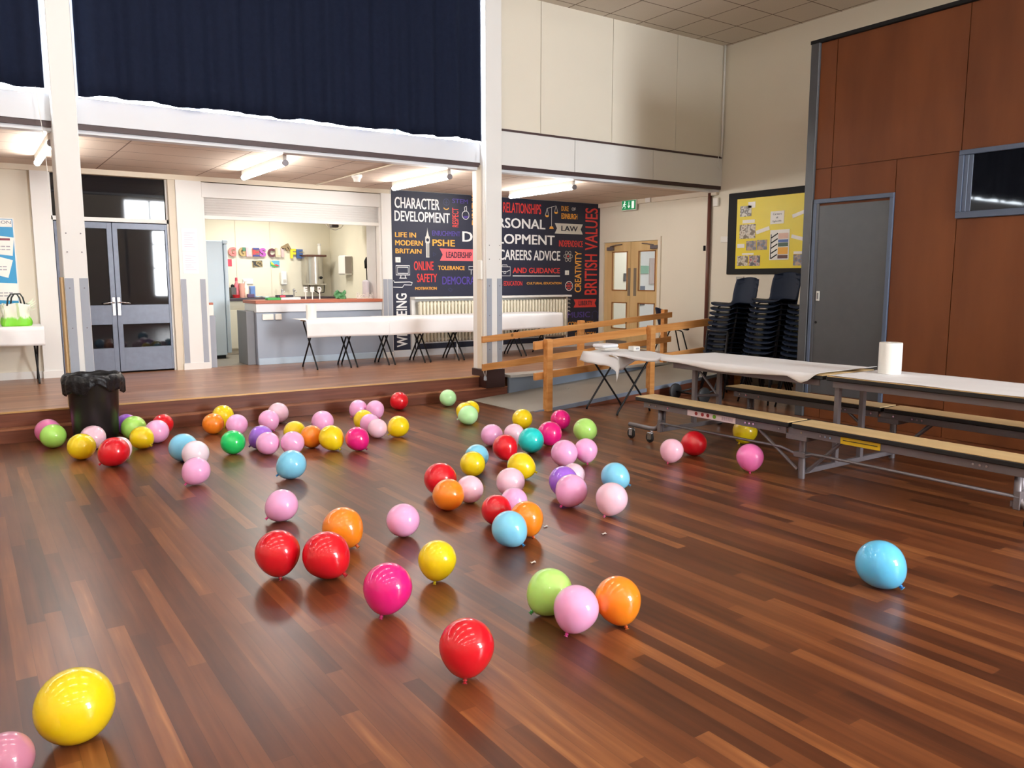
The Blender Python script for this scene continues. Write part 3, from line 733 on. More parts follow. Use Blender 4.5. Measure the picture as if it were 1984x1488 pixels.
MB().prism(arc(6.945, 2.545, .052, .055, 200, 350, 12), 11.391, 11.392, 'xz').build('flask_liquid', INK['indigo'], mu)
icon('scales_icon', [[(8.72, 2.42), (8.72, 2.76)], [(8.62, 2.735), (8.72, 2.765), (8.82, 2.79)], [(8.62, 2.735), (8.585, 2.62)], [(8.62, 2.735), (8.655, 2.62)], [(8.82, 2.79), (8.785, 2.685)], [(8.82, 2.79), (8.855, 2.685)]], 'white', .008)
MB().prism(arc(8.62, 2.62, .042, .035, 180, 360, 10), 11.391, 11.392, 'xz').prism(arc(8.82, 2.685, .042, .035, 180, 360, 10), 11.391, 11.392, 'xz').prism([(8.67, 2.385), (8.77, 2.385), (8.75, 2.43), (8.69, 2.43)], 11.391, 11.392, 'xz').build('scale_pans', INK['amber'], mu)
mb = MB(); mb.prism([(6.200, 1.848), (6.262, 1.848), (6.262, 2.08), (6.272, 2.08), (6.272, 2.17), (6.255, 2.19), (6.235, 2.27), (6.231, 2.318), (6.227, 2.27), (6.207, 2.19), (6.19, 2.17), (6.19, 2.08), (6.200, 2.08)], 11.391, 11.3925, 'xz'); mb.build('clock_tower_icon', INK['stone'], mu)
mb = MB()
for x in (6.212, 6.226, 6.240, 6.252): mb.box(x, x+.004, 11.389, 11.391, 1.86, 2.07)
mb.prism(arc(6.231, 2.125, .026, .026, 0, 360, 14)[:-1], 11.389, 11.391, 'xz'); mb.build('clock_tower_lines', INK['navy'], mu)
icon('briefcase_icon', [R4(7.60, 7.833, 1.56, 1.715), [(7.66, 1.715), (7.67, 1.745), (7.765, 1.745), (7.775, 1.715)], [(7.60, 1.66), (7.68, 1.63), (7.76, 1.63), (7.833, 1.66)], R4(7.70, 7.74, 1.60, 1.635)], 'white', .010)
icon('atom_icon', [arc(9.102, 1.913, .105, .04, 0, 360, 24, a) for a in (0, 60, 120)], 'stone', .007)
MB().prism(arc(9.102, 1.913, .018, .018, 0, 360, 12)[:-1], 11.391, 11.392, 'xz').build('atom_core', INK['red'], mu)
icon('reel_icon', [arc(9.128, 1.382, .082, .082, 0, 360, 26)], 'white', .012)
mb = MB()
for k in range(6): a = k*PI/3; mb.prism(arc(9.128+.05*math.cos(a), 1.382+.05*math.sin(a), .017, .017, 0, 360, 8)[:-1], 11.391, 11.392, 'xz')
mb.prism(arc(9.128, 1.382, .02, .02, 0, 360, 10)[:-1], 11.391, 11.392, 'xz'); mb.build('reel_holes', INK['red'], mu)
icon('headphones_icon', [arc(9.757, .84, .075, .075, 0, 180, 14)], 'dim', .012)
MB().box(9.675, 9.70, 11.391, 11.393, .775, .845).box(9.815, 9.84, 11.391, 11.393, .775, .845).build('headphone_cups', INK['dim'], mu)
icon('smile_icon', [arc(6.58, 2.66, .05, .04, 200, 340, 10)], 'amber', .014)
icon('head_icon', [arc(6.583, 2.735, .055, .05, 0, 360, 20), [(6.55, 2.735), (6.615, 2.735)], [(6.583, 2.70), (6.583, 2.77)]], 'dim', .008)
icon('gavel_icon', [R4(7.0, 7.09, 1.66, 1.715), [(7.045, 1.66), (7.045, 1.58)]], 'white', .010)
icon('triangle_icon', [[(6.33, 1.93), (6.33, 1.87), (6.38, 1.90), (6.33, 1.93)], [(6.6, 1.34), (6.64, 1.36), (6.68, 1.33), (6.65, 1.30), (6.6, 1.34)]], 'dim', .007)
icon('scroll_icon', [arc(9.13, 1.18-.07*k, .035, .035, 30, 300, 10) for k in range(5)], 'white', .012)
for x0, x1, z0, z1, lab in ((5.653, 5.74, 1.763, 1.845, 'white light switch on the mural above the drawn monitor'), (9.03, 9.115, 1.58, 1.66, 'white blank plate on the mural left of the vertical word')):
    o = thing(MB().bbox(x0, x1, 11.375, 11.394, z0, z1, .004), 'switch_plate', M_plastic, lab, 'switch')
    MB().bbox((x0+x1)/2-.012, (x0+x1)/2+.012, 11.370, 11.375, z0+.02, z1-.02, .002).build('rocker', P_((206, 206, 208)), o)

# ------------------------------------------------------------------ radiator and its surround
rs = struct(MB().bbox(5.90, 9.06, 11.22, 11.395, 1.19, 1.225, .004).box(5.90, 5.95, 11.34, 11.395, .37, 1.19).box(9.02, 9.06, 11.34, 11.395, .37, 1.19).build('trim_10', M_white))
ra = empty('radiator', (7.45, 11.3, .47), 'long cream column radiator under the word mural', 'radiator')
M_rad = mat('cream_enamel', srgb(226, 220, 200), .4, var=.03)
n = 46
for k in range(n):
    x = 5.99+(8.98-5.99)*(k+.5)/n
    MB().bbox(x-.021, x+.021, 11.24, 11.34, .50, 1.155, .016).build('section', M_rad, ra, True)
MB().tube([(5.99, 11.29, .545), (8.98, 11.29, .545)], .018, 8).tube([(5.99, 11.29, 1.11), (8.98, 11.29, 1.11)], .018, 8).build('header_pipe', M_rad, ra, True)
vl = MB().tube([(5.97, 11.29, .545), (5.955, 11.29, .50), (5.955, 11.29, SZ)], .011, 8).build('feed_pipe', M_coolw, ra, True)
MB().lathe([(.018, 0), (.022, .05), (.012, .10)], (5.955, 11.29, .50), 10).build('valve', P_((70, 64, 58)), ra, 'auto')
for x in (6.7, 7.6, 8.5): MB().bbox(x-.012, x+.012, 11.28, 11.30, SZ, .51, .002).build('foot', M_coolw, ra)

# ------------------------------------------------------------------ oak double doors in the right wall
dd = struct(MB().box(XR-.03, XR+.10, 9.80, 9.865, SZ, 2.165).box(XR-.03, XR+.10, 11.245, 11.31, SZ, 2.165).box(XR-.03, XR+.10, 9.80, 11.31, 2.165, 2.225).build('door_2', M_wall))
M_gl = glassy('clear_glass', (.9, .95, .95), .02, .10)
for (a, b, sg) in ((9.868, 10.552, 1), (10.558, 11.242, -1)):
    sA, sB = (.09, .15) if sg > 0 else (.15, .09)
    ga, gb_ = a+(.07 if sg > 0 else .16), b-(.16 if sg > 0 else .10)
    if sg > 0: ga, gb_ = 9.94, 10.34
    else: ga, gb_ = 10.64, 11.02
    mb = MB(); X0, X1 = XR-.005, XR+.04
    mb.bbox(X0, X1, a, ga, SZ+.01, 2.16, .003).bbox(X0, X1, gb_, b, SZ+.01, 2.16, .003)
    for z0, z1 in ((SZ+.01, .62), (1.08, 1.31), (1.985, 2.16)): mb.bbox(X0+.001, X1-.001, a, b, z0, z1, .003)
    lf = mb.build('door_leaf', M_oak, dd)
    mb = MB()
    for z0, z1 in ((.62, 1.08), (1.31, 1.985)):
        for q in ((ga-.012, ga+.006, z0-.012, z1+.012), (gb_-.006, gb_+.012, z0-.012, z1+.012), (ga-.012, gb_+.012, z0-.012, z0+.006), (ga-.012, gb_+.012, z1-.006, z1+.012)): mb.box(X0-.008, X0+.002, *q)
    mb.build('glazing_bead', P_((150, 96, 48)), lf)
    MB().box(XR+.012, XR+.018, ga, gb_, .62, 1.08).box(XR+.012, XR+.018, ga, gb_, 1.31, 1.985).build('pane', M_gl, lf)
    yc = 10.43 if sg > 0 else 10.62-.04
    MB().bbox(X0-.006, X0, yc-.035, yc+.035, 1.21, 1.70, .002).build('push_plate', P_((128, 116, 100)), lf)
    yk = 9.95 if sg > 0 else 11.06
    cz = MB().bbox(X0-.05, X0, yk-.08, yk+.08, 2.02, 2.08, .004).build('closer', M_steel, lf)
    MB().tube([(X0-.04, yk, 2.085), (X0-.05, yk+.16*sg, 2.11), (X0-.02, yk+.30*sg, 2.12)], .009, 6).build('closer_arm', M_steel, lf)
    if True: MB().bbox(X0-.004, X0+.001, a+.06, b-.06, SZ+.03, .40, .002).build('kick_plate', P_((120, 112, 104)), lf)
thing(MB().bbox(12.20, 12.46, 12.46, 12.50, 1.40, 1.95, .004), 'framed_print', P_((196, 176, 170)), 'framed white print on the corridor wall beyond the oak doors', 'picture')
thing(MB().bbox(11.91, 12.17, 12.47, 12.50, 1.62, 1.79, .004), 'framed_print', P_((120, 176, 150)), 'green tinted print on the corridor wall beyond the oak doors', 'picture')
for i, z in enumerate((.95, 1.1, 1.25)): thing(MB().bbox(11.93, 12.07, 12.47, 12.50, z, z+.11, .003), 'small_print', P_(((60, 60, 70), (180, 90, 110), (70, 90, 120))[i]), ('lowest dark', 'middle pinkish', 'upper bluish')[i]+' small print on the corridor wall under the green one', 'picture', 'small prints in the corridor')
thing(MB().bbox(10.88, 10.94, 11.84, 11.858, 1.46, 1.62, .003), 'door_hook', M_black, 'black hook seen through the left oak door leaf', 'hook')
# exit sign
ex = empty('exit_sign', (9.76, 10.55, 2.70), 'green running man exit sign above the oak doors', 'sign')
MB().bbox(9.775, 9.80, 10.36, 10.74, 2.695, 2.885, .004).build('housing', M_plastic, ex)
MB().box(9.770, 9.776, 10.38, 10.72, 2.712, 2.868).build('sign_face', emit('exit_green', srgb(30, 148, 92), .35), ex)
MW = emit('exit_white', (.9, .95, .9), .6)
PX = lambda y, z: (9.767, y, z)
mb = MB()
ribbon(mb, [(10.54, 2.85), (10.54, 2.75)], .014, PX); ribbon(mb, [(10.57, 2.78), (10.54, 2.745), (10.51, 2.78)], .014, PX)
ribbon(mb, arc(10.645, 2.845, .010, .010, 0, 360, 8)[:-1], .014, PX, True); ribbon(mb, [(10.65, 2.825), (10.66, 2.785)], .02, PX)
ribbon(mb, [(10.66, 2.785), (10.63, 2.765), (10.64, 2.735)], .012, PX); ribbon(mb, [(10.66, 2.785), (10.69, 2.77), (10.70, 2.745)], .012, PX); ribbon(mb, [(10.65, 2.815), (10.62, 2.80), (10.61, 2.815)], .010, PX); ribbon(mb, [(10.65, 2.815), (10.685, 2.81), (10.69, 2.79)], .010, PX)
ribbon(mb, [(10.44, 2.73), (10.44, 2.85)], .06, PX)
mb.build('pictogram', MW, ex)
thing(MB().bbox(9.765, 9.80, 10.02, 10.14, 2.80, 2.88, .004), 'junction_box', M_plastic, 'small white junction box right of the exit sign', 'box')
# pipe, boxes, conduit on the right wall
pp = empty('heating_pipe', (9.81, 8.74, SZ), 'brown vertical pipe in the corner beside the notice board', 'pipe')
MB().tube([(9.81, 8.74, SZ+.0), (9.81, 8.74, 2.84)], .03, 12).build('pipe', P_((104, 64, 54)), pp, True)
MB().tube([(9.79, 8.80, 1.95), (9.79, 8.80, 2.03)], .02, 10).build('valve', M_black, pp, True)
thing(MB().bbox(9.80, 9.85, 8.57, 8.67, 2.63, 2.76, .006), 'sensor_box', M_plastic, 'white sensor box high on the wall beside the brown pipe', 'sensor')
thing(MB().bbox(9.825, 9.85, 8.37, 8.51, 2.07, 2.16, .004), 'switch_plate', M_plastic, 'pale double switch plate left of the notice board', 'switch')
thing(MB().bbox(9.82, 9.85, 8.04, 8.18, 1.46, 1.54, .004), 'switch_plate', P_((176, 172, 164)), 'grey switch plate just below the notice board', 'switch')
cn = empty('conduit', (9.80, 8.50, 3.3), 'white conduit running up the hall corner with a looped cord below', 'conduit')
MB().tube([(9.80, 8.52, 3.36), (9.80, 8.52, 5.0)], .016, 8).build('pipe', M_white, cn, True)
MB().tube([(9.72, 8.51, 3.37), (9.70, 8.51, 3.22), (9.74, 8.51, 3.17), (9.79, 8.51, 3.24), (9.80, 8.51, 3.36)], .005, 6).build('cord', M_plastic, cn, True)

# ------------------------------------------------------------------ notice board
nb = empty('notice_board', (9.84, 7.6, 1.56), 'yellow notice board with black border on the right wall', 'notice board')
MB().bbox(9.825, 9.849, 6.15, 8.38, 1.575, 2.80, .01).build('border', M_black, nb)
MB().box(9.818, 9.826, 6.25, 8.20, 1.66, 2.70).build('backing_paper', P_((240, 218, 34)), nb)
def bcard(y0, y1, z0, z1, m, name, label, cat, rot=0, th=.004): return card(y0, y1, z0, z1, 9.8175, m, name, label, cat, rot, None, 'yz', th)
PH = [picture('photo_%d' % i, c, 16) for i, c in enumerate((((.02, .02, .02), (.6, .6, .6), (.1, .08, .06), (.7, .68, .62)), ((.05, .04, .03), (.5, .4, .3), (.75, .7, .6), (.2, .15, .1)), ((.06, .03, .02), (.3, .15, .08), (.12, .2, .3), (.5, .35, .25)), ((.03, .02, .02), (.4, .05, .06), (.6, .5, .45), (.1, .1, .12))))]
Wp = P_((246, 244, 238))
bcard(7.928, 8.137, 2.436, 2.593, PH[0], 'photo_print', 'dark photo at the top left of the notice board', 'photo')
bcard(7.861, 7.991, 2.557, 2.645, Wp, 'paper_slip', 'round white slip at the top left of the notice board', 'paper')
bcard(7.86, 8.085, 2.335, 2.385, Wp, 'paper_slip', 'caption slip between the two upper photos of the notice board', 'paper')
bcard(7.843, 8.135, 2.108, 2.318, PH[1], 'photo_print', 'large pale group photo at the left of the notice board', 'photo')
bcard(7.59, 7.83, 2.19, 2.245, Wp, 'paper_slip', 'tilted slip right of the large group photo', 'paper', -14)
bcard(7.82, 8.0, 1.932, 2.072, PH[2], 'photo_print', 'left photo of the middle pair on the notice board', 'photo')
bcard(7.625, 7.804, 1.933, 2.078, PH[2], 'photo_print', 'right photo of the middle pair on the notice board', 'photo')
bcard(8.033, 8.17, 1.973, 2.032, Wp, 'paper_slip', 'small slip left of the middle photo pair', 'paper')
bcard(7.963, 8.162, 1.705, 1.854, PH[1], 'photo_print', 'lower left photo of the notice board beside the red one', 'photo')
bcard(7.74, 7.942, 1.702, 1.854, PH[3], 'photo_print', 'lower photo with red in it on the notice board', 'photo')
bcard(7.859, 8.072, 1.866, 1.892, Wp, 'paper_slip', 'thin caption slip above the two lowest photos', 'paper')
tc = bcard(7.346, 7.582, 2.297, 2.479, Wp, 'title_card', 'white title card in the middle of the notice board', 'card')
for tx, z in (('Careers', 2.425), ('at', 2.375), ('Egglescliffe', 2.32)):
    wd = .15 if tx != 'at' else .035
    text_on(tx, lambda u, v: (9.8125, 7.464+wd/2-wd*u, z+.028*v), .01).build('lettering', P_((60, 60, 60)), tc)
ch_ = bcard(7.242, 7.574, 1.781, 2.212, Wp, 'wall_chart', 'tall white chart with ladder drawing on the notice board', 'chart')
mb = MB()
for k in range(5): ribbon(mb, [(7.55, 1.80+.075*k), (7.44, 1.86+.075*k)], .018, lambda a, b: (9.8128, a, b))
ribbon(mb, [(7.555, 1.80), (7.555, 2.15)], .014, lambda a, b: (9.8126, a, b)); mb.build('ladder_lines', M_black, ch_)
for z0, z1, c in ((2.08, 2.16, (226, 186, 168)), (2.03, 2.07, (60, 96, 168)), (1.97, 2.025, (52, 84, 62)), (1.86, 1.96, (244, 178, 40)), (1.80, 1.85, (96, 44, 30))): MB().box(9.8118, 9.8135, 7.26, 7.43, z0, z1).build('colour_block', P_(c), ch_)
bcard(7.0, 7.212, 2.39, 2.44, Wp, 'paper_slip', 'tilted slip at the upper right of the notice board beside the post', 'paper', -16)
bcard(7.0, 7.213, 2.06, 2.11, Wp, 'paper_slip', 'tilted slip at the mid right of the notice board beside the post', 'paper', 14)
bcard(6.95, 7.163, 1.696, 1.852, PH[2], 'photo_print', 'lower right photo of the notice board beside the grey post', 'photo')
bcard(7.0, 7.162, 1.858, 1.894, Wp, 'paper_slip', 'caption slip above the lower right photo', 'paper')

# ------------------------------------------------------------------ blue display board at far left, papers
bb = empty('display_board', (.2, 11.49, 1.2), 'blue display board with white edging at the left edge', 'display board')
MB().bbox(-.6, .615, 11.475, 11.499, 1.19, 2.235, .003).build('edging', M_plastic, bb)
MB().box(-.58, .600, 11.468, 11.476, 1.205, 2.22).build('backing_paper', P_((40, 150, 204)), bb)
hd = card(-.3, .592, 2.125, 2.212, 11.467, Wp, 'title_card', 'white heading card at the top of the blue board', 'card')
text_on('SION', lambda u, v: (.432+.15*u, 11.4625, 2.162+.036*v), .0).build('lettering', P_((90, 92, 104)), hd)
for (x0, x1, z0, z1, rt, lab) in ((.28, .59, 1.80, 2.02, -7, 'upper white sheet with red corner on the blue board'), (.22, .55, 1.56, 1.78, -16, 'tilted middle sheet on the blue board'), (.25, .60, 1.25, 1.46, -3, 'lowest sheet on the blue board above the bag')):
    o = card(x0, x1, z0, z1, 11.467, Wp, 'paper_sheet', lab, 'paper', rt)
    cx, cz = (x0+x1)/2, (z0+z1)/2
    text_on('lorem' if False else '=====', lambda u, v: (cx-.12+.24*u, 11.4625, cz-.06+.05*v), .0).build('print_lines', P_((176, 172, 180)), o)
    if rt == -7: MB().box(x0+.17, x1-.03, 11.4615, 11.463, z1-.055, z1-.03).build('print_patch', P_((130, 40, 60)), o)
for (z0, z1, lab) in ((1.885, 2.18, 'upper printed notice on the white pilaster right of the glazed doors'), (1.58, 1.868, 'lower printed notice on the white pilaster right of the glazed doors')):
    o = card(2.515, 2.715, z0, z1, 11.428, P_((240, 238, 242)), 'paper_notice', lab, 'notice')
    mb = MB()
    for k in range(7): mb.box(2.545, 2.685-.03*(k % 3), 11.4235, 11.4245, z0+.05+k*.03, z0+.056+k*.03)
    mb.build('print_lines', P_((196, 188, 206)), o)
# alcove ceiling bits
cm = thing(MB().bbox(4.40, 4.43, 8.7, 11.4, 2.862, 2.875, .003), 'ceiling_trunking', M_warm, 'thin cream trunking across the alcove ceiling above the shutter', 'trunking')
sm = lath('smoke_detector', [(.07, 0), (.07, -.03), (.05, -.05), (.04, -.09)], (4.47, 10.1, 2.875), M_plastic, 'round white smoke detector on the alcove ceiling', 'detector')
bc = empty('blind_cord', (5.36, 8.37, .26), 'white looped blind cord with weight hanging at the centre column', 'cord')
MB().tube([(5.385, 8.385, 3.1), (5.385, 8.385, .8), (5.40, 8.385, .36), (5.385, 8.375, .29)], .004, 6).tube([(5.372, 8.385, 3.1), (5.372, 8.385, .8), (5.355, 8.385, .36), (5.372, 8.375, .29)], .004, 6).build('cord', M_plastic, bc, True)
MB().lathe([(.012, 0), (.022, .01), (.018, .05), (.006, .06)], (5.378, 8.375, .235), 10).build('weight', P_((150, 156, 166)), bc, 'auto')
b2 = empty('blind_cord', (.79, 8.4, 2.2), 'thin pull cord hanging left of the left column', 'cord')
MB().tube([(.70, 8.47, 3.2), (.735, 8.46, 2.75), (.75, 8.45, 2.2)], .003, 5).build('cord', M_plastic, b2)

# ------------------------------------------------------------------ exam desks
M_leg = mat('black_tube', (.010, .010, .012), .4, .0, var=.05, spec=.3)
M_desk = wood('desk_top', [(.35, .24, .13), (.42, .29, .16), (.48, .34, .2)], (9, 1, 9), .4)
def make_desk(label):
    """local: legs cross in the yz plane at both x ends; .56 wide, .56 deep, .67 high"""
    o = empty('folding_desk', (0, 0, 0), label, 'desk')
    MB().bbox(-.27, .27, -.272, .272, .645, .668, .004).build('desk_top', M_desk, o)
    for x, s in ((-.262, 1), (.262, -1)):
        for sg in (1, -1):
            xx = x+(.0 if sg > 0 else .018*s)
            MB().tube([(xx, .26*sg, 0), (xx, .25*sg, .03), (xx, -.21*sg, .60), (xx, -.225*sg, .635), (xx, -.19*sg, .648)], .0115, 8).build('leg', M_leg, o, True)
    return o
dk0 = make_desk('folding desk at the left end of the cloth-covered stage row')
dk0['group'] = 'folding desks in a row on the stage'; dk0.location = (4.195, 10.635, SZ)
ORD = ['second', 'third', 'fourth', 'fifth', 'sixth', 'seventh']
for k in range(1, 7):
    dup(dk0, (4.195+.583*k, 10.635, SZ), None, '%s folding desk from the left in the cloth-covered stage row' % ORD[k-1] if k < 6 else 'folding desk at the right end of the cloth-covered stage row')
dl = dup(dk0, (.47, 11.13, SZ), None, 'folding desk under the white cloth at the left edge, carrying the green bag'); dl['group'] = 'folding desks at the alcove left'
dl2 = dup(dk0, (-.11, 11.13, SZ), None, 'folding desk beyond the left edge of the picture beside the one with the bag'); dl2['group'] = 'folding desks at the alcove left'
dr = dup(dk0, (6.19, 6.79, 0), PI/2, 'folding desk with crossed legs in front of the ramp'); del dr['group']

def drape(x0, x1, y0, y1, z, hang, name, label, side=(0, 0), wav=.005, nx=90, seed=1):
    """sheet over a table running in x; hangs at the front (y0), with optional drop at the x ends"""
    rnd = random.Random(seed); p = [rnd.uniform(0, 6) for _ in range(6)]
    L = (y1-y0)+hang
    def fn(u, v):
        x = x0+(x1-x0)*u; d = L*v   # v=0 at the back edge
        zz = z+.002*math.sin(9*x+p[0])*math.sin(14*v+p[1])
        lim = (y1-y0)
        if d <= lim-.02: y = y1-d
        elif d < lim+.02:
            a = (d-lim+.02)/.04*PI/2; y = y0+.02-.025*math.sin(a); zz -= .025*(1-math.cos(a))
        else:
            q = d-lim; y = y0-.006-.05*q+wav*math.sin(11*x+p[2])*min(1, q/.1)+.5*wav*math.sin(23*x+p[3])*min(1, q/.1); zz = z-q*(1+.025*math.sin(3*x+p[4]))
        return (x, y, zz)
    return thing(MB().grid(nx, 28, fn, .002), name, M_cloth, label, 'tablecloth', None, True)
drape(3.80, 5.02, 10.345, 10.93, .954, .235, 'paper_tablecloth', 'white paper cloth hanging over the left part of the stage desk row', nx=60, seed=2)
drape(5.0, 8.16, 10.34, 10.93, .957, .245, 'paper_tablecloth', 'white paper cloth over the right part of the stage desk row, behind the centre column', nx=120, seed=4)
drape(-.5, .80, 10.84, 11.42, .953, .22, 'paper_tablecloth', 'white paper cloth at the left edge under the green bag', nx=60, seed=5, wav=.012)
lath('paper_towel_roll', [(.02, 0), (.068, 0), (.07, .005), (.07, .20), (.068, .205), (.02, .205)], (3.97, 10.60, .957), M_plastic, 'white paper towel roll at the left end of the stage desk row', 'paper roll', None, 28)

# cloth over the desk before the ramp
def fn(u, v):
    # u along x (left -> right), v along y (far -> near)
    x = 5.80+.72*u; y = 7.10-.66*v; z = .674
    if u < .14: q = (.14-u)/.14; x = 5.905-.05*q-.03*math.sin(v*6); z -= .10*q*(1+.5*v)
    if v > .84: q = (v-.84)/.16; y = 6.515-.03*q; z -= (.075+.09*max(0, 1-abs(u-.22)/.25))*q
    if u < .25 and v > .75: q = min(1, (.25-u)/.25)*min(1, (v-.75)/.25); z -= .05*q; x -= .04*q; y -= .06*q
    z += .004*math.sin(17*u+3*v)+.003*math.sin(21*v)
    return (x, y, z)
thing(MB().grid(40, 36, fn, .002), 'paper_tablecloth', M_cloth, 'white cloth draped over the folding desk in front of the ramp', 'tablecloth', None, True)
# long cloth from the desk onto the bench table
def fn(u, v):
    y = 6.62-(6.62-3.70)*u; t = max(0, min(1, (y-5.38)/.55))
    lx = 5.445+(.012*math.sin(9*y))+t*.46; rx = 6.24+.015*math.sin(7*y+1)+t*.12
    hang = (.035+.035*(.5+.5*math.sin(4.2*y+1.1)))*(1-.5*t)
    z = .7665-.080*max(0, min(1, (y-5.45)/.8))-.035*math.exp(-((y-5.95)/.25)**2)+.003*math.sin(6*y)*math.sin(4*v)+.002
    e = max(0, (.09-v)/.09)
    if v < .09: x = 5.468+(lx-5.445)-.02*min(1, e*3); z -= e*hang
    else: x = 5.468+(lx-5.445)+(rx-5.468-(lx-5.445))*(v-.09)/.91
    if y < 3.98 and v < .09:
        k = max(0, 1-abs(y-3.86)/.12); z -= e*.05*k
        if y < 3.80: z += e*hang*.9*(3.80-y)/.10
    if y < 3.78: z += .012*(3.78-y)/.08
    return (x, y, z)
thing(MB().grid(116, 44, fn, .002), 'paper_tablecloth', M_cloth, 'long white cloth from the folding desk onto the far half of the bench table', 'tablecloth', None, True)
def fn(u, v):
    y = 3.635-(3.635-1.95)*u; lx = 5.489+.004*math.sin(11*y)+.003*math.sin(5*y)-.012*u; x = lx+(6.215-lx)*v
    return (x, y, .7655+.0015*math.sin(7*y+6*v)+.0015*math.sin(19*v+4*y))
thing(MB().grid(60, 20, fn, .002), 'paper_tablecloth', M_cloth, 'white cloth on the near half of the bench table under the paper roll', 'tablecloth', None, True)
lath('paper_towel_roll', [(.022, 0), (.082, 0), (.085, .006), (.085, .238), (.082, .244), (.022, .244), (.022, .20)], (5.975, 3.43, .767), M_plastic, 'white paper towel roll standing on the bench table', 'paper roll', None, 32)
# things on the ramp desk
pk = thing(MB().bbox(5.99, 6.20, 6.80, 7.0, .70, .725, .01), 'napkin_pack', M_plastic, 'lower white napkin pack on the folding desk in front of the ramp', 'napkins')
thing(MB().bbox(5.97, 6.21, 6.82, 7.02, .727, .765, .014), 'napkin_pack', P_((240, 242, 248)), 'upper white napkin pack on the folding desk in front of the ramp', 'napkins')
cp = thing(MB().bbox(6.33, 6.43, 6.70, 6.80, .684, .735, .006), 'small_box', M_plastic, 'small white box with grey print at the right of the ramp desk', 'box')
MB().box(6.36, 6.41, 6.697, 6.70, .70, .72).build('print_patch', P_((170, 172, 178)), cp)
thing(MB().bbox(6.22, 6.34, 6.60, 6.68, .680, .684, .001), 'paper_slip', P_((196, 190, 190)), 'greyish paper slip between the napkins and the small box', 'paper')

# ------------------------------------------------------------------ green bag on the left desk
bg = empty('shopping_bag', (.54, 11.05, .955), 'green and white patterned shopping bag with dark handles on the left desk', 'bag')
def bagm():
    m, t, b = nt('bag_print'); o = sep(t, coords(t)); z = o[2]
    n = noise(t, 14, 4, None, (3, 3, .6)); k = mth(t, 'ADD', z, mth(t, 'MULTIPLY', n, .10))
    low = ramp(t, k, [(.06, srgb(120, 206, 40)), (.135, srgb(128, 210, 60)), (.16, srgb(232, 240, 214)), (.26, srgb(236, 238, 226))])
    st = mth(t, 'GREATER_THAN', noise(t, 6, 3, None, (6, 6, .5)), .60)
    t.links.new(mix(t, mth(t, 'MULTIPLY', st, .55), low, srgb(150, 190, 90)), b.inputs['Base Color']); b.inputs['Roughness'].default_value = .45
    return m
def bf(u, v):
    a = 2*PI*u; rx, ry = .155+.012*math.sin(5*a+3*v), .075+.01*math.sin(4*a); k = 1-.10*v*v
    c, s_ = math.cos(a), math.sin(a); f = 1/max(abs(c), abs(s_))**.6
    return (.0+rx*k*c*f*.93+.012*math.sin(9*v+a), ry*k*s_*f, .26*v+.012*math.sin(3*a)*v)
mb = MB().grid(40, 14, bf, .003); mb.build('body', bagm(), bg, True, True)
MB().prism([(-.14, -.07), (.14, -.07), (.14, .07), (-.14, .07)], .002, .008, 'xy').build('bottom', P_((120, 206, 40)), bg, local=True)
for y, dx in ((-.06, -.01), (.055, .03)):
    MB().tube([(-.075+dx, y, .24), (-.06+dx, y, .33), (-.03+dx, y, .375), (.03+dx, y, .375), (.055+dx, y, .33), (.07+dx, y, .24)], .009, 8).build('handle', P_((40, 52, 52)), bg, True, True)
for i in range(5):
    a = .3*i
    MB().grid(2, 8, lambda u, v: (.12+.05*u*(1-v)+.11*v*math.cos(a-.4), .02*math.sin(i*2)+.0*u, .18+.02*i+.07*v*math.sin(a+.3)), .002).build('plastic_frill', P_((226, 236, 212)), bg, True, True)

# ------------------------------------------------------------------ waste bin
bi = empty('waste_bin', (.955, 8.15, 0), 'black waste bin with a black liner folded over its rim beside the step', 'bin')
MB().lathe([(.0, .0), (.175, 0), (.185, .02), (.215, .58), (.225, .60), (.225, .625), (.20, .625), (.165, .05)], (0, 0, 0), 36, cap=False).build('bin_body', mat('black_bin', (.010, .010, .011), .35, var=.15), bi, 'auto', True)
rnd = random.Random(11); ph = [rnd.uniform(0, 6) for _ in range(8)]
def lf(u, v):
    a = 2*PI*u
    wv = .006*math.sin(5*a+ph[0])+.005*math.sin(11*a+ph[1])+.004*math.sin(23*a+ph[2])
    if v < .35: q = v/.35; r = .185+.04*q; z = .52+.13*q
    else: q = (v-.35)/.65; r = .225+.042*math.sin(min(1, q*1.6)*PI/2)-.02*q+wv*(q*1.4); z = .65+.02*math.sin(q*3)-q*(.15+.035*math.sin(3*a+ph[3])+.022*math.sin(7*a+ph[4]))+wv*.8*q
    z += .005*math.sin(9*a+ph[5])
    return (r*math.cos(a), r*math.sin(a), z)
m_, t_, b_ = nt('bin_liner'); b_.inputs['Base Color'].default_value = (.008, .008, .010, 1); b_.inputs['Roughness'].default_value = .34; b_.inputs['Specular IOR Level'].default_value = .35
n_ = noise(t_, 26, 4); bn_ = t_.nodes.new('ShaderNodeBump'); bn_.inputs['Strength'].default_value = .9; bn_.inputs['Distance'].default_value = .012; t_.links.new(n_, bn_.inputs['Height']); t_.links.new(bn_.outputs[0], b_.inputs['Normal'])
MB().grid(110, 18, lf, .002).build('bin_liner', m_, bi, True, True)

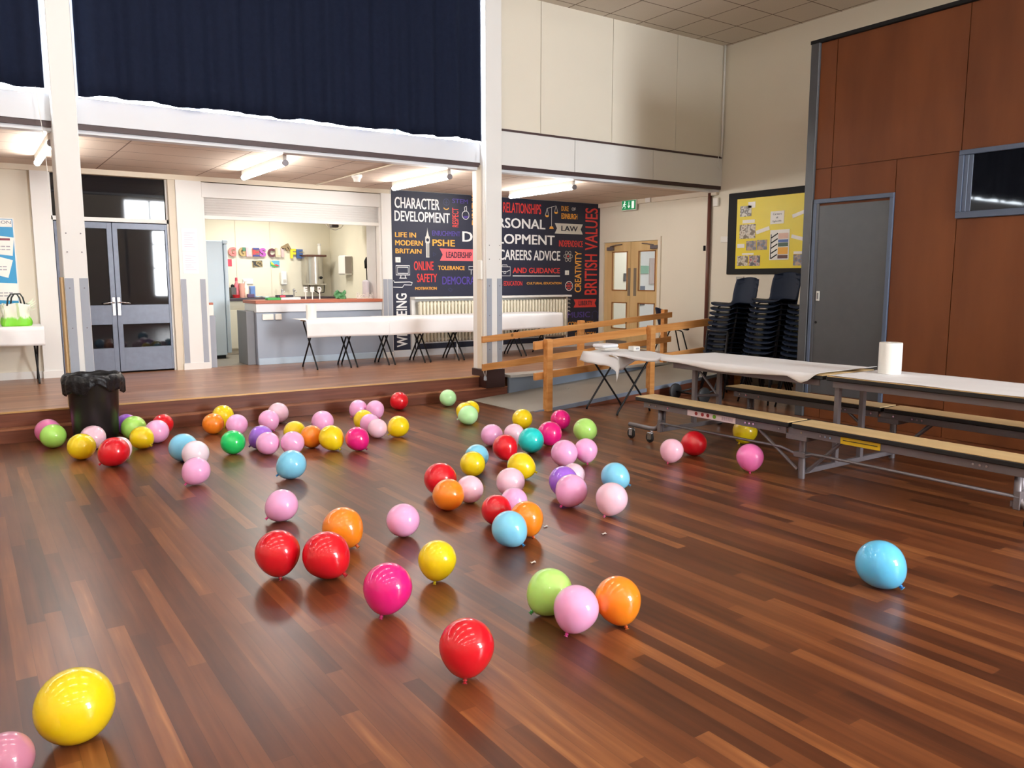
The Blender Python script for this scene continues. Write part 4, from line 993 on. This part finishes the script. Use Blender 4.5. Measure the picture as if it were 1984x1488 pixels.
# ------------------------------------------------------------------ ramp handrails
def rail_fence(name, label, y, posts, rails, py, flip):
    o = empty(name, (posts[0][0], y, 0), label, 'railing')
    for (x, z0, z1, w_) in posts: MB().bbox(x-w_/2, x+w_/2, py-w_/2, py+w_/2, z0, z1, .004).build('post', M_pine, o)
    for (x0, z0, x1, z1, h) in rails:
        mb = MB(); mb.prism([(x0, z0-h), (x1, z1-h), (x1, z1), (x0, z0)], y-.018, y+.018, 'xz'); mb.build('rail', M_pine, o)
    return o
rail_fence('ramp_railing', 'near wooden ramp railing with two tall posts, behind the folding desk', 7.262,
    [(5.475, 0, .83, .08), (7.09, .0, .93, .08), (8.75, .0, 1.05, .08)], [(5.32, .80, 9.0, 1.035, .093), (5.325, .44, 9.0, .655, .08)], 7.20, 1)
rail_fence('ramp_railing', 'far wooden ramp railing starting at the centre column', 8.37,
    [(6.97, SZ, .945, .075), (8.56, SZ, 1.06, .075)], [(5.33, .793, 8.645, 1.022, .078), (5.335, .445, 8.635, .665, .082)], 8.43, 1)

# ------------------------------------------------------------------ bench table
bt = empty('bench_table', (5.83, 3.67, 0), 'long folding cafeteria table with two attached maple benches at the right', 'table')
XF, XRb = (5.075, 5.325), (6.315, 6.565)
M_edge = mat('black_edge', (.007, .007, .008), .5)
for (a, b) in (XF, XRb):
    for (y0, y1) in ((3.685, 5.345), (2.0, 3.655)):
        s_ = MB().bbox(a+.004, b-.004, y0+.004, y1-.004, .426, .432, .001).build('bench_seat', M_maple, bt)
        MB().bbox(a, b, y0, y1, .392, .427, .006).build('seat_edge', M_edge, s_)
    mb = MB()
    for (y0, y1) in ((3.72, 5.26), (2.04, 3.70)):
        mb.bbox(a+.03, a+.045, y0, y1, .335, .393, .002).bbox(b-.045, b-.03, y0, y1, .335, .393, .002).bbox(a+.03, b-.03, y0, y1, .385, .392, .002)
    rl = mb.build('seat_rail', M_steel, bt)
    mb = MB()
    for y in (5.18, 5.1, 4.95, 4.1, 4.06, 4.02, 3.78, 3.58, 3.42, 3.38, 3.34, 2.35, 2.31, 2.27): mb.lathe([(.008, 0), (.008, .006), (.003, .009)][::-1], (a+.021, y, .365), 8, 'x')
    mb.build('bolt', M_chrome, rl)
    xc = a+.105
    mb = MB(); mb.tube([(xc, 3.62, 0), (xc, 3.62, .335)], .027, 12).bbox(a+.028, b-.03, 3.54, 3.72, .30, .345, .004); mb.build('leg', M_steel, bt, 'auto')
    for (p, q) in (((xc-.03, 4.02, .335), (xc, 3.66, .06)), ((xc+.03, 3.30, .335), (xc+.03, 3.60, .05)), ((xc+.10, 3.34, .335), (xc+.05, 3.60, .05))): MB().tube([p, q], .013, 8).build('brace', M_steel, bt)
    for ye, sg in ((5.12, 1), (2.12, -1)):
        MB().tube([(xc, ye, .34), (xc, ye, .21), (xc, ye+.02*sg, .165), (xc, ye+.06*sg, .138), (xc, ye+.12*sg, .132), (xc, ye+.40*sg, .132)], .022, 10).tube([(xc+.045, ye, .34), (xc+.045, ye, .17)], .018, 8).build('end_leg', M_steel, bt, True)
        MB().bbox(xc-.03, xc+.03, ye-.03, ye+.01, .12, .235, .004).build('bracket', M_steel, bt)
        for dy in (.11, .36):
            cs = MB().tube([(xc, ye+dy*sg, .115), (xc, ye+dy*sg, .085)], .014, 8).bbox(xc-.022, xc-.014, ye+dy*sg-.012, ye+dy*sg+.03, .03, .095, .002).bbox(xc+.014, xc+.022, ye+dy*sg-.012, ye+dy*sg+.03, .03, .095, .002).build('caster', M_chrome, bt)
            MB().lathe([(.0, -.013), (.038, -.013), (.045, -.008), (.045, .008), (.038, .013), (.0, .013)], (xc, ye+dy*sg+.018, .045), 18, 'x', False).build('wheel', M_rubber, cs, 'auto')
    MB().tube([(xc-.02, 5.10, .205), (xc-.02, 3.80, .215), (xc-.025, 3.72, .20), (xc-.03, 3.66, .185), (xc-.03, 3.58, .185), (xc-.025, 3.52, .205), (xc-.02, 3.42, .205), (xc-.02, 2.10, .20)], .011, 8).build('tie_rod', M_steel, bt, True)
    MB().bbox(xc-.045, xc+.035, 3.57, 3.67, .165, .205, .004).build('clamp', M_steel, bt)
for ye in (5.10, 3.62, 2.14):
    zc = .145 if ye != 3.62 else .05
    MB().bbox(5.18, 6.42, ye-.018, ye+.018, zc-.02, zc+.02, .003).build('cross_bar', M_steel, bt)
    for x in (5.60, 5.94): MB().bbox(x-.02, x+.02, ye-.02, ye+.02, zc, .70, .003).build('table_post', M_steel, bt)
    if ye == 5.10: MB().tube([(5.62, ye, .42), (5.92, ye, .40)], .014, 8).tube([(5.96, ye+.02, .38), (6.02, ye+.42, .68)], .012, 8).build('strut', M_steel, bt)
for (y0, y1) in ((3.685, 5.345), (2.0, 3.655)):
    s_ = MB().bbox(5.484, 6.196, y0+.004, y1-.004, .754, .760, .001).build('table_top', M_maple, bt)
    MB().bbox(5.48, 6.20, y0, y1, .722, .755, .006).build('top_edge', M_edge, s_)
    MB().bbox(5.53, 5.545, y0+.06, y1-.03, .668, .722, .002).bbox(6.135, 6.15, y0+.06, y1-.03, .668, .722, .002).build('top_rail', M_steel, bt)
stk = MB().box(5.101, 5.104, 4.20, 4.72, .338, .390).build('sticker', P_((228, 214, 218)), bt)
mb = MB()
for y in (4.62, 4.55, 4.49): mb.lathe([(.016, 0), (.016, .002)], (5.0985, y, .366), 10, 'x')
mb.build('symbol_red', P_((150, 40, 40)), stk); MB().lathe([(.018, 0), (.018, .002)], (5.0985, 4.42, .366), 12, 'x').build('symbol_green', P_((110, 170, 40)), stk)
mb = MB()
for k in range(6): mb.box(5.099, 5.101, 4.23+.02*k, 4.24+.02*k, .35, .378)
mb.build('print_lines', P_((186, 166, 176)), stk)
st2 = MB().box(5.101, 5.104, 2.96, 3.26, .338, .392).build('sticker', P_((226, 190, 30)), bt)
MB().box(5.099, 5.101, 2.98, 3.24, .362, .368).build('print_lines', P_((70, 56, 20)), st2)

# ------------------------------------------------------------------ plastic chairs
M_shell = mat('dark_blue_shell', srgb(26, 36, 56), .5, var=.12, scale=12, spec=.15)
def make_chair(label, group):
    """faces -y locally"""
    o = empty('plastic_chair', (0, 0, 0), label, 'chair', group)
    prof = [(-.235, .415), (-.215, .435), (-.15, .440), (0, .428), (.10, .422), (.155, .435), (.185, .48), (.205, .56), (.235, .68), (.255, .76), (.26, .785)]
    hw = [.19, .215, .225, .222, .212, .20, .195, .205, .205, .19, .155]
    def sf(u, v):
        q = u*(len(prof)-1); i = min(int(q), len(prof)-2); f = q-i
        y = prof[i][0]*(1-f)+prof[i+1][0]*f; z = prof[i][1]*(1-f)+prof[i+1][1]*f; h = hw[i]*(1-f)+hw[i+1]*f
        s_ = v*2-1; x = h*s_; e = s_*s_
        if q < 5: z += .022*e*e
        else: y -= .045*e
        if q > 9: z -= .02*e
        if q < 1: z -= .0
        return (x, y, z)
    MB().grid(30, 14, sf, .007).build('seat_shell', M_shell, o, True, True)
    for s_ in (-1, 1):
        MB().tube([(.13*s_, -.10, .42), (.17*s_, -.13, .40), (.215*s_, -.235, 0)], .011, 8).build('leg', M_leg, o, True, True)
        MB().tube([(.13*s_, .06, .415), (.165*s_, .09, .39), (.205*s_, .235, 0)], .011, 8).build('leg', M_leg, o, True, True)
    MB().tube([(-.15, -.115, .415), (.15, -.115, .415)], .010, 8).build('seat_rail', M_leg, o, False, True); MB().tube([(-.14, .07, .408), (.14, .07, .408)], .010, 8).build('seat_rail', M_leg, o, False, True)
    return o
ch0 = make_chair('dark plastic chair standing alone behind the far railing by the oak doors', None)
ch0.location = (9.35, 9.05, SZ); ch0.rotation_euler = (0, 0, math.radians(62))
OR2 = ['top', 'second', 'third', 'fourth', 'fifth', 'sixth', 'seventh', 'eighth', 'ninth', 'tenth', 'eleventh', 'twelfth', 'thirteenth', 'fourteenth']
for si, (x, y, n, rz_, nm) in enumerate(((8.10, 6.86, 13, -95, 'the stack nearest the ramp'), (8.10, 6.24, 14, -88, 'the tallest, middle stack'), (8.12, 5.70, 13, -92, 'the stack beside the grey post'))):
    for k in range(n):
        lab = ('top chair' if k == n-1 else '%s chair from the top' % OR2[n-1-k])+' of '+nm+', dark blue plastic'
        dup(ch0, (x+.012*k, y, .062*k), math.radians(rz_+random.uniform(-1.2, 1.2)), lab, 'stacked dark blue plastic chairs')
tr = empty('chair_trolley', (7.5, 6.9, 0), 'black two wheeled chair trolley on the floor before the stacks', 'trolley')
for y in (7.02, 6.55):
    MB().lathe([(.0, -.02), (.085, -.02), (.10, -.012), (.10, .012), (.085, .02), (.0, .02)], (7.36, y, .10), 22, 'y', False).build('wheel', M_rubber, tr, 'auto')
MB().tube([(7.36, 7.02, .10), (7.36, 6.55, .10)], .012, 8).tube([(7.36, 6.95, .10), (7.62, 6.95, .13), (7.80, 6.95, .55), (7.84, 6.95, .85)], .014, 8).tube([(7.36, 6.62, .10), (7.62, 6.62, .13), (7.80, 6.62, .55), (7.84, 6.62, .85)], .014, 8).tube([(7.84, 6.62, .85), (7.84, 6.95, .85)], .014, 8).build('frame', M_leg, tr, True)

# ------------------------------------------------------------------ wood panelled wall with door and window
XW = 7.62
mb = MB(); mb.box(XW+.012, XW+.06, -6.2, 5.36, 0, 3.95)
B = .004
def panel(y0, y1, z0, z1): mb.box(XW, XW+.02, y0+B, y1-B, z0+B, z1-B)
panel(5.14, 5.335, 2.66, 3.95); panel(5.14, 5.335, 2.34, 2.66); panel(3.82, 5.14, 2.66, 3.95); panel(2.5, 3.82, 2.66, 3.95); panel(1.2, 2.5, 2.66, 3.95); panel(-6.2, 1.2, 2.66, 3.95)
panel(3.82, 4.43, .27, 2.66); panel(4.43, 5.14, 2.34, 2.66); panel(5.14, 5.335, 0.0, .27); panel(3.82, 5.14, 0, .27); panel(2.5, 3.82, 0, 2.05); panel(1.2, 2.5, 0, 2.66); panel(-6.2, 1.2, 0, 2.66)
ww = struct(mb.build('wall_wood', M_ply))
MB().bbox(XW-.03, XW+.06, 5.335, 5.435, 0, 3.96, .004).build('grey_post', M_greymetal, ww)
MB().box(XW-.035, XW+.08, -6.2, 5.44, 3.95, 3.985).build('top_trim', M_black, ww)
struct(MB().box(XW+.06, XR, 5.36, 5.43, 0, 3.95).build('wall_store_end', mat('store_end', srgb(90, 84, 80), .7)))
struct(MB().box(XW+.06, XR, -6.2, 5.36, 3.90, 3.94).build('ceiling_store', M_warm))
d3 = struct(MB().bbox(XW-.02, XW+.03, 4.43, 4.47, .26, 2.30, .002).bbox(XW-.02, XW+.03, 5.29, 5.325, .26, 2.30, .002).bbox(XW-.02, XW+.03, 4.43, 5.325, 2.30, 2.345, .004).build('door_3', M_blueframe))
MB().box(XW-.004, XW+.0, 4.47, 5.29, .27, 2.275).box(XW-.012, XW+0, 5.262, 5.29, .27, 2.30).build('door_leaf', M_greymetal, d3)
MB().bbox(XW-.012, XW-.004, 5.205, 5.245, 1.27, 1.375, .003).build('flush_pull', P_((214, 214, 208)), d3)
MB().bbox(XW-.014, XW-.011, 5.215, 5.235, 1.29, 1.355, .001).build('pull_recess', P_((120, 120, 122)), d3)
MB().lathe([(.014, 0), (.014, .004)], (XW-.009, 5.235, 1.04), 12, 'x').build('keyhole', M_black, d3)
w4 = struct(MB().bbox(XW-.02, XW+.03, 1.6, 3.83, 2.055, 2.115, .004).bbox(XW-.02, XW+.03, 1.6, 3.83, 2.62, 2.665, .004).bbox(XW-.02, XW+.03, 3.785, 3.83, 2.115, 2.62, .002).bbox(XW-.02, XW+.03, 1.6, 1.65, 2.115, 2.62, .002).build('window_4', M_blueframe))
MB().bbox(XW-.008, XW+.02, 3.745, 3.785, 2.115, 2.62, .004).bbox(XW-.004, XW+.02, 3.705, 3.745, 2.115, 2.62, .004).build('frame_step', M_blueframe, w4)
MB().box(XW-.001, XW+.003, 1.65, 3.71, 2.115, 2.62).build('pane', M_glassdark, w4)

# ------------------------------------------------------------------ balloons
BC = {'rose': (238, 138, 190), 'rose2': (196, 132, 158), 'lime': (178, 232, 112), 'lime2': (186, 236, 128), 'mint': (194, 248, 184), 'pale': (255, 206, 224), 'pale2': (250, 192, 212),
      'yellow': (244, 216, 24), 'yellow_shaded': (226, 200, 24), 'red': (216, 20, 38), 'purple': (166, 108, 222), 'pink': (255, 180, 224), 'hot': (250, 130, 196), 'blue': (136, 212, 246), 'sky': (104, 202, 250),
      'white': (246, 226, 240), 'orange': (255, 144, 34), 'green': (26, 204, 104), 'magenta': (230, 30, 134), 'teal': (40, 214, 212)}
KC = {'pink': (238, 60, 140), 'pale': (226, 90, 130), 'pale2': (226, 70, 110), 'hot': (230, 50, 120), 'lime': (60, 170, 60), 'lime2': (30, 130, 50), 'blue': (40, 120, 190), 'sky': (24, 110, 196), 'purple': (70, 40, 120), 'orange': (226, 84, 24), 'rose2': (190, 60, 110), 'rose': (200, 60, 120), 'yellow_shaded': (220, 170, 20), 'white': (220, 120, 160), 'red': (190, 14, 30), 'magenta': (190, 14, 96)}
CATN = 'balloon'
def body_prof(n=28):
    P = []
    for i in range(n+1):
        t = PI*i/n; z = math.cos(t); r = math.sin(t)
        if z < 0: k = -z; z = -(k+.11*k**3); r *= (1-.04*k)
        P.append((max(r, .0005), z))
    return P
def knot_mb():
    mb = MB(); mb.lathe([(.13, -1.06), (.085, -1.10), (.062, -1.135), (.085, -1.155), (.09, -1.175), (.06, -1.195), (.045, -1.205), (.09, -1.255), (.11, -1.275), (.085, -1.265)], (0, 0, 0), 12, cap=False); return mb
PB = {}
def balloon(x, y, z, R, ax, c, label):
    if c not in PB:
        o = MB().lathe(body_prof(), (0, 0, 0), 40, cap=False).build('balloon', latex('latex_'+c, srgb(*BC[c])), None, True)
        k = knot_mb().build('knot', latex('knot_'+c, srgb(*KC.get(c, BC[c]))), o, True, True)
        PB[c] = o; first = True
    else:
        o = PB[c].copy(); COL.objects.link(o); k = PB[c].children[0].copy(); COL.objects.link(k); k.parent = o
    a = Vector(ax).normalized()
    o.rotation_mode = 'QUATERNION'; o.rotation_quaternion = (-a).to_track_quat('Z', 'Y')
    o.location = (x, y, z); o.scale = (R, R, R)
    tag(o, label, 'balloon', 'loose balloons on the hall floor')
BALLS = [
(0.588, 8.398, 0.1107, 0.1105, (0.82, 0.16, -0.54), 'rose', 'rose pink balloon behind a lime one, left of the black bin'),
(0.605, 8.111, 0.107, 0.108, (-0.36, 0.83, -0.43), 'lime', 'lime green balloon left of the black bin, before a rose pink one'),
(0.892, 7.85, 0.106, 0.1069, (0.56, 0.7, -0.44), 'pale', 'pale pink balloon leaning against the front of the black bin'),
(0.754, 7.437, 0.1101, 0.1106, (-0.25, 0.83, -0.49), 'yellow', 'yellow balloon before the black bin, left of a red one'),
(0.941, 7.02, 0.12, 0.1176, (-0.75, 0.12, -0.65), 'red', 'red balloon with curved light streaks in front of the black bin'),
(1.01, 7.233, 0.0994, 0.0988, (0.43, -0.69, -0.59), 'pale', 'pale pink balloon almost hidden behind the red one at the bin'),
(1.268, 8.11, 0.1123, 0.1127, (0.28, 0.81, -0.51), 'lime', 'lime green balloon touching the right side of the black bin'),
(1.254, 8.426, 0.1, 0.1006, (0.26, 0.85, -0.46), 'purple', 'purple balloon mostly hidden between black bin and lime balloon'),
(1.25, 7.615, 0.1013, 0.1015, (0.48, -0.71, -0.52), 'yellow', 'yellow balloon right of the bin, before a lime one'),
(1.415, 7.817, 0.1072, 0.1078, (0.51, 0.71, -0.49), 'pink', 'pink balloon right of the bin, before a red one at the step'),
(1.547, 8.23, 0.099, 0.0992, (0.53, 0.66, -0.53), 'red', 'red balloon at the step behind a pink one, near the bin'),
(1.443, 6.894, 0.1153, 0.1164, (-0.4, 0.82, -0.41), 'blue', 'light blue balloon half hidden by a whitish one, right of the bin'),
(1.48, 6.633, 0.1057, 0.1061, (0.36, 0.78, -0.51), 'white', 'whitish lilac balloon between a light blue and a pink one'),
(1.342, 6.027, 0.1056, 0.1002, (-0.65, 0.03, -0.76), 'pink', 'pink balloon with dark pink knot before the whitish lilac one'),
(2.135, 8.29, 0.1201, 0.1065, (-0.07, -0.43, -0.9), 'yellow', 'yellow balloon at the step behind an orange one'),
(1.955, 7.966, 0.1016, 0.1022, (0.61, 0.64, -0.46), 'orange', 'orange balloon before a yellow one near the step'),
(2.128, 7.773, 0.1024, 0.1025, (0.19, 0.83, -0.53), 'pink', 'pink balloon directly behind the emerald green one'),
(1.858, 6.932, 0.1037, 0.1044, (0.38, 0.8, -0.47), 'green', 'emerald green balloon, the only one so dark green'),
(2.676, 8.2, 0.1074, 0.1079, (0.69, 0.53, -0.49), 'pale', 'pale pink balloon at the step behind a pink one, above the purple one'),
(2.453, 7.813, 0.1094, 0.1021, (0.2, -0.56, -0.8), 'pink', 'pink balloon before the pale one at the step, behind the purple one'),
(2.126, 7.009, 0.1061, 0.1054, (-0.79, 0.16, -0.59), 'purple', 'purple balloon half hidden by a pink one, right of emerald green'),
(2.099, 6.739, 0.0992, 0.0992, (0.47, 0.71, -0.53), 'pink', 'pink balloon in front of the purple one near the emerald green'),
(2.463, 7.097, 0.1019, 0.1023, (0.21, 0.84, -0.5), 'yellow', 'yellow balloon mostly hidden behind a pink and an orange one'),
(2.863, 7.431, 0.1083, 0.1093, (0.43, 0.79, -0.44), 'pink', 'pink balloon behind the orange and yellow pair in the far cluster'),
(2.279, 6.631, 0.1009, 0.1007, (0.56, 0.62, -0.55), 'pink', 'pink balloon directly behind the light blue one of the far cluster'),
(2.513, 6.797, 0.1017, 0.1021, (0.31, 0.81, -0.5), 'orange', 'orange balloon squeezed between a pink and a yellow one'),
(2.615, 6.591, 0.1146, 0.1105, (0.32, -0.63, -0.71), 'yellow', 'yellow balloon between the orange and the magenta one, far cluster'),
(2.8, 6.455, 0.1066, 0.1045, (0.38, -0.66, -0.65), 'magenta', 'magenta balloon at the right end of the far cluster row'),
(3.248, 7.312, 0.1031, 0.1034, (0.37, 0.77, -0.52), 'yellow', 'yellow balloon half hidden by a pink one below two touching pinks'),
(3.495, 8.007, 0.1019, 0.0982, (-0.7, 0.08, -0.71), 'pink', 'pink balloon, left one of two touching at the step'),
(3.622, 7.85, 0.1046, 0.0976, (0.2, -0.56, -0.8), 'pink', 'pink balloon, right one of two touching at the step'),
(3.221, 7.104, 0.0988, 0.0995, (0.63, 0.63, -0.45), 'pink', 'pink balloon between a half-hidden yellow and a pale pink one'),
(3.19, 6.872, 0.0926, 0.093, (0.66, 0.56, -0.5), 'pale', 'pale pink balloon above the magenta one, before a pink one'),
(4.103, 8.234, 0.1052, 0.1062, (-0.36, 0.83, -0.43), 'red', 'red balloon touching the step right of two touching pinks'),
(3.379, 6.805, 0.1031, 0.1024, (-0.79, 0.16, -0.59), 'yellow', 'yellow balloon standing free below the red one at the step'),
(1.981, 5.803, 0.1101, 0.1097, (-0.81, 0.17, -0.56), 'blue', 'light blue balloon with dark knot before the far cluster of pinks'),
(4.703, 8.147, 0.1012, 0.1013, (0.44, 0.73, -0.53), 'mint', 'pale green balloon alone at the step near the brown column base'),
(4.345, 7.17, 0.108, 0.0959, (-0.37, -0.22, -0.9), 'yellow', 'yellow balloon at the ramp foot, left of two behind pale green'),
(4.507, 7.315, 0.0946, 0.0956, (0.71, 0.56, -0.43), 'yellow', 'yellow balloon at the ramp foot, right of two behind pale green'),
(4.272, 6.98, 0.1008, 0.1018, (-0.91, 0.28, -0.3), 'mint', 'pale green balloon before two yellow ones at the ramp foot'),
(4.587, 6.456, 0.1029, 0.1035, (0.68, 0.56, -0.47), 'yellow', 'yellow balloon at the front corner of the ramp'),
(4.895, 6.226, 0.1, 0.1008, (0.5, 0.74, -0.45), 'magenta', 'magenta balloon nearest the wooden post of the ramp'),
(4.325, 5.658, 0.1118, 0.1125, (0.61, 0.64, -0.46), 'magenta', 'magenta balloon touching the teal one'),
(4.708, 5.618, 0.1099, 0.111, (0.9, -0.06, -0.42), 'lime2', 'lime balloon at the right of the ramp, behind two pinks'),
(3.885, 5.945, 0.1002, 0.1007, (0.36, 0.79, -0.5), 'pink', 'pink balloon left behind the red one beside the teal balloon'),
(4.091, 5.888, 0.0958, 0.0962, (0.43, 0.75, -0.51), 'pale', 'pale pink balloon behind the red and teal pair'),
(3.653, 5.386, 0.1162, 0.1058, (0.07, -0.5, -0.86), 'red', 'red balloon touching the teal one on its left'),
(4.004, 5.503, 0.113, 0.1126, (0.81, 0.18, -0.55), 'teal', 'teal balloon, the only one of that colour'),
(3.932, 4.948, 0.1085, 0.1087, (0.61, 0.59, -0.52), 'pink', 'pink balloon, left of an overlapping pink pair beside the teal one'),
(4.143, 4.93, 0.1106, 0.097, (-0.15, -0.38, -0.91), 'pink', 'pink balloon with bright knot, right of an overlapping pink pair'),
(3.319, 5.298, 0.0964, 0.0962, (0.51, 0.66, -0.55), 'blue', 'light blue balloon half hidden behind a yellow one'),
(3.146, 5.085, 0.0973, 0.0973, (0.31, 0.79, -0.53), 'yellow', 'yellow balloon in front of a half-hidden light blue one'),
(3.395, 4.797, 0.1037, 0.1047, (0.59, -0.75, -0.3), 'yellow', 'yellow balloon behind a pale pink one, below the red and teal'),
(2.68, 4.762, 0.1149, 0.1148, (0.28, 0.79, -0.54), 'red', 'red balloon behind an orange one in the middle of the floor'),
(2.539, 4.407, 0.1037, 0.1043, (-0.3, 0.83, -0.47), 'orange', 'orange balloon in front of a red one in the middle of the floor'),
(2.744, 4.475, 0.0941, 0.0938, (0.53, 0.64, -0.55), 'pale', 'pale pink balloon at the right of the orange and red pair'),
(3.066, 4.456, 0.1009, 0.1011, (0.63, 0.57, -0.52), 'pale', 'pale pink balloon before a yellow one, behind a brighter pink'),
(2.839, 4.086, 0.0872, 0.0878, (0.23, 0.86, -0.46), 'pink', 'pink balloon behind the red, orange and light blue trio'),
(2.627, 3.971, 0.0927, 0.0936, (0.25, 0.86, -0.44), 'red', 'red balloon behind the light blue one in the front trio'),
(2.648, 3.683, 0.11, 0.1001, (0.07, -0.5, -0.86), 'orange', 'orange balloon behind the light blue one in the front trio'),
(2.463, 3.591, 0.104, 0.101, (0.34, -0.64, -0.68), 'blue', 'light blue balloon with small knot in front of red and orange ones'),
(3.363, 4.242, 0.1137, 0.1009, (-0.37, -0.22, -0.9), 'purple', 'purple balloon behind a large pink one, right of centre'),
(3.596, 4.417, 0.0854, 0.0854, (0.31, 0.79, -0.53), 'pale', 'pale pink balloon behind the purple and pink pair'),
(3.249, 4.01, 0.1127, 0.1069, (-0.65, 0.03, -0.76), 'pink', 'pink balloon with red knot in front of a purple one'),
(3.775, 4.166, 0.1001, 0.1009, (0.52, -0.73, -0.45), 'blue', 'light blue balloon behind a pale pink one, toward the benches'),
(3.334, 3.707, 0.1126, 0.1035, (-0.54, -0.06, -0.84), 'pale', 'pale pink balloon with red knot in front of a light blue one'),
(1.565, 4.794, 0.101, 0.0997, (-0.78, 0.14, -0.61), 'pink', 'pink balloon alone on the open floor above two large red ones'),
(1.68, 4.105, 0.1176, 0.1141, (0.34, -0.64, -0.68), 'orange', 'orange balloon behind the right one of two large red ones'),
(1.237, 3.884, 0.1262, 0.112, (-0.07, -0.43, -0.9), 'red', 'large red balloon, left of the two side by side'),
(1.432, 3.725, 0.1196, 0.1181, (0.41, -0.68, -0.61), 'red', 'large red balloon before an orange one, right of two'),
(2.044, 4.08, 0.1021, 0.0978, (0.33, 0.6, -0.73), 'pink', 'pink balloon standing alone in mid floor between orange and light blue'),
(1.874, 3.371, 0.1098, 0.0963, (-0.3, -0.28, -0.91), 'yellow', 'yellow balloon with knot down, right behind the magenta one in front'),
(1.494, 3.148, 0.1241, 0.1101, (-0.37, -0.22, -0.9), 'magenta', 'large magenta balloon with knot down in the foreground'),
(1.488, 2.456, 0.1202, 0.105, (-0.26, -0.31, -0.91), 'red', 'large red balloon nearest the camera in the middle foreground'),
(2.093, 2.729, 0.1061, 0.104, (-0.75, 0.12, -0.65), 'lime2', 'lime balloon with dark green knot behind a foreground pink one'),
(2.072, 2.517, 0.107, 0.0977, (-0.51, -0.09, -0.85), 'pink', 'pink balloon between the lime and orange ones in the foreground'),
(2.273, 2.476, 0.1126, 0.1016, (0.0, -0.47, -0.88), 'orange', 'orange balloon with knot, right of the foreground pink one'),
(3.61, 2.057, 0.1202, 0.1159, (0.32, -0.63, -0.71), 'sky', 'light blue balloon lying alone on the right of the floor'),
(0.214, 2.821, 0.1195, 0.1204, (0.27, 0.85, -0.45), 'yellow', 'large yellow balloon in the left foreground'),
(0.012, 2.68, 0.078, 0.0788, (-0.37, 0.83, -0.43), 'rose2', 'dusty pink balloon cut off at the bottom left corner'),
(4.73, 4.536, 0.1063, 0.0967, (-0.49, -0.11, -0.86), 'pale2', 'pale pink balloon touching a red one under the front bench'),
(5.094, 4.626, 0.1066, 0.1077, (-0.4, 0.82, -0.41), 'red', 'red balloon beside a pale pink one under the front bench'),
(5.851, 4.704, 0.1197, 0.1118, (-0.6, -0.01, -0.8), 'yellow_shaded', 'yellow balloon in the shade under the bench table'),  # yellow darkened, shade under the table put into its colour
(5.009, 3.969, 0.1199, 0.1052, (-0.3, -0.28, -0.91), 'hot', 'bright pink balloon with knot on the floor before the bench'),
]
for b in BALLS: balloon(*b)

# ------------------------------------------------------------------ small litter
for (x, y, z, lab) in ((2.83, 3.75, 0, 'tiny white scrap on the floor by the orange balloon of the front trio'), (3.03, 3.44, 0, 'tiny white scrap on the open floor right of the front trio'), (2.40, 3.29, 0, 'tiny white scrap on the floor below the light blue front balloon'), (6.40, 8.0, .094, 'tiny pale scrap lying on the ramp')):
    thing(MB().grid(3, 3, lambda u, v: (x+.03*u, y+.014*v, z+.004+.006*math.sin(3*u+2*v)**2), .002), 'paper_scrap', M_plastic, lab, 'scrap', None, True)
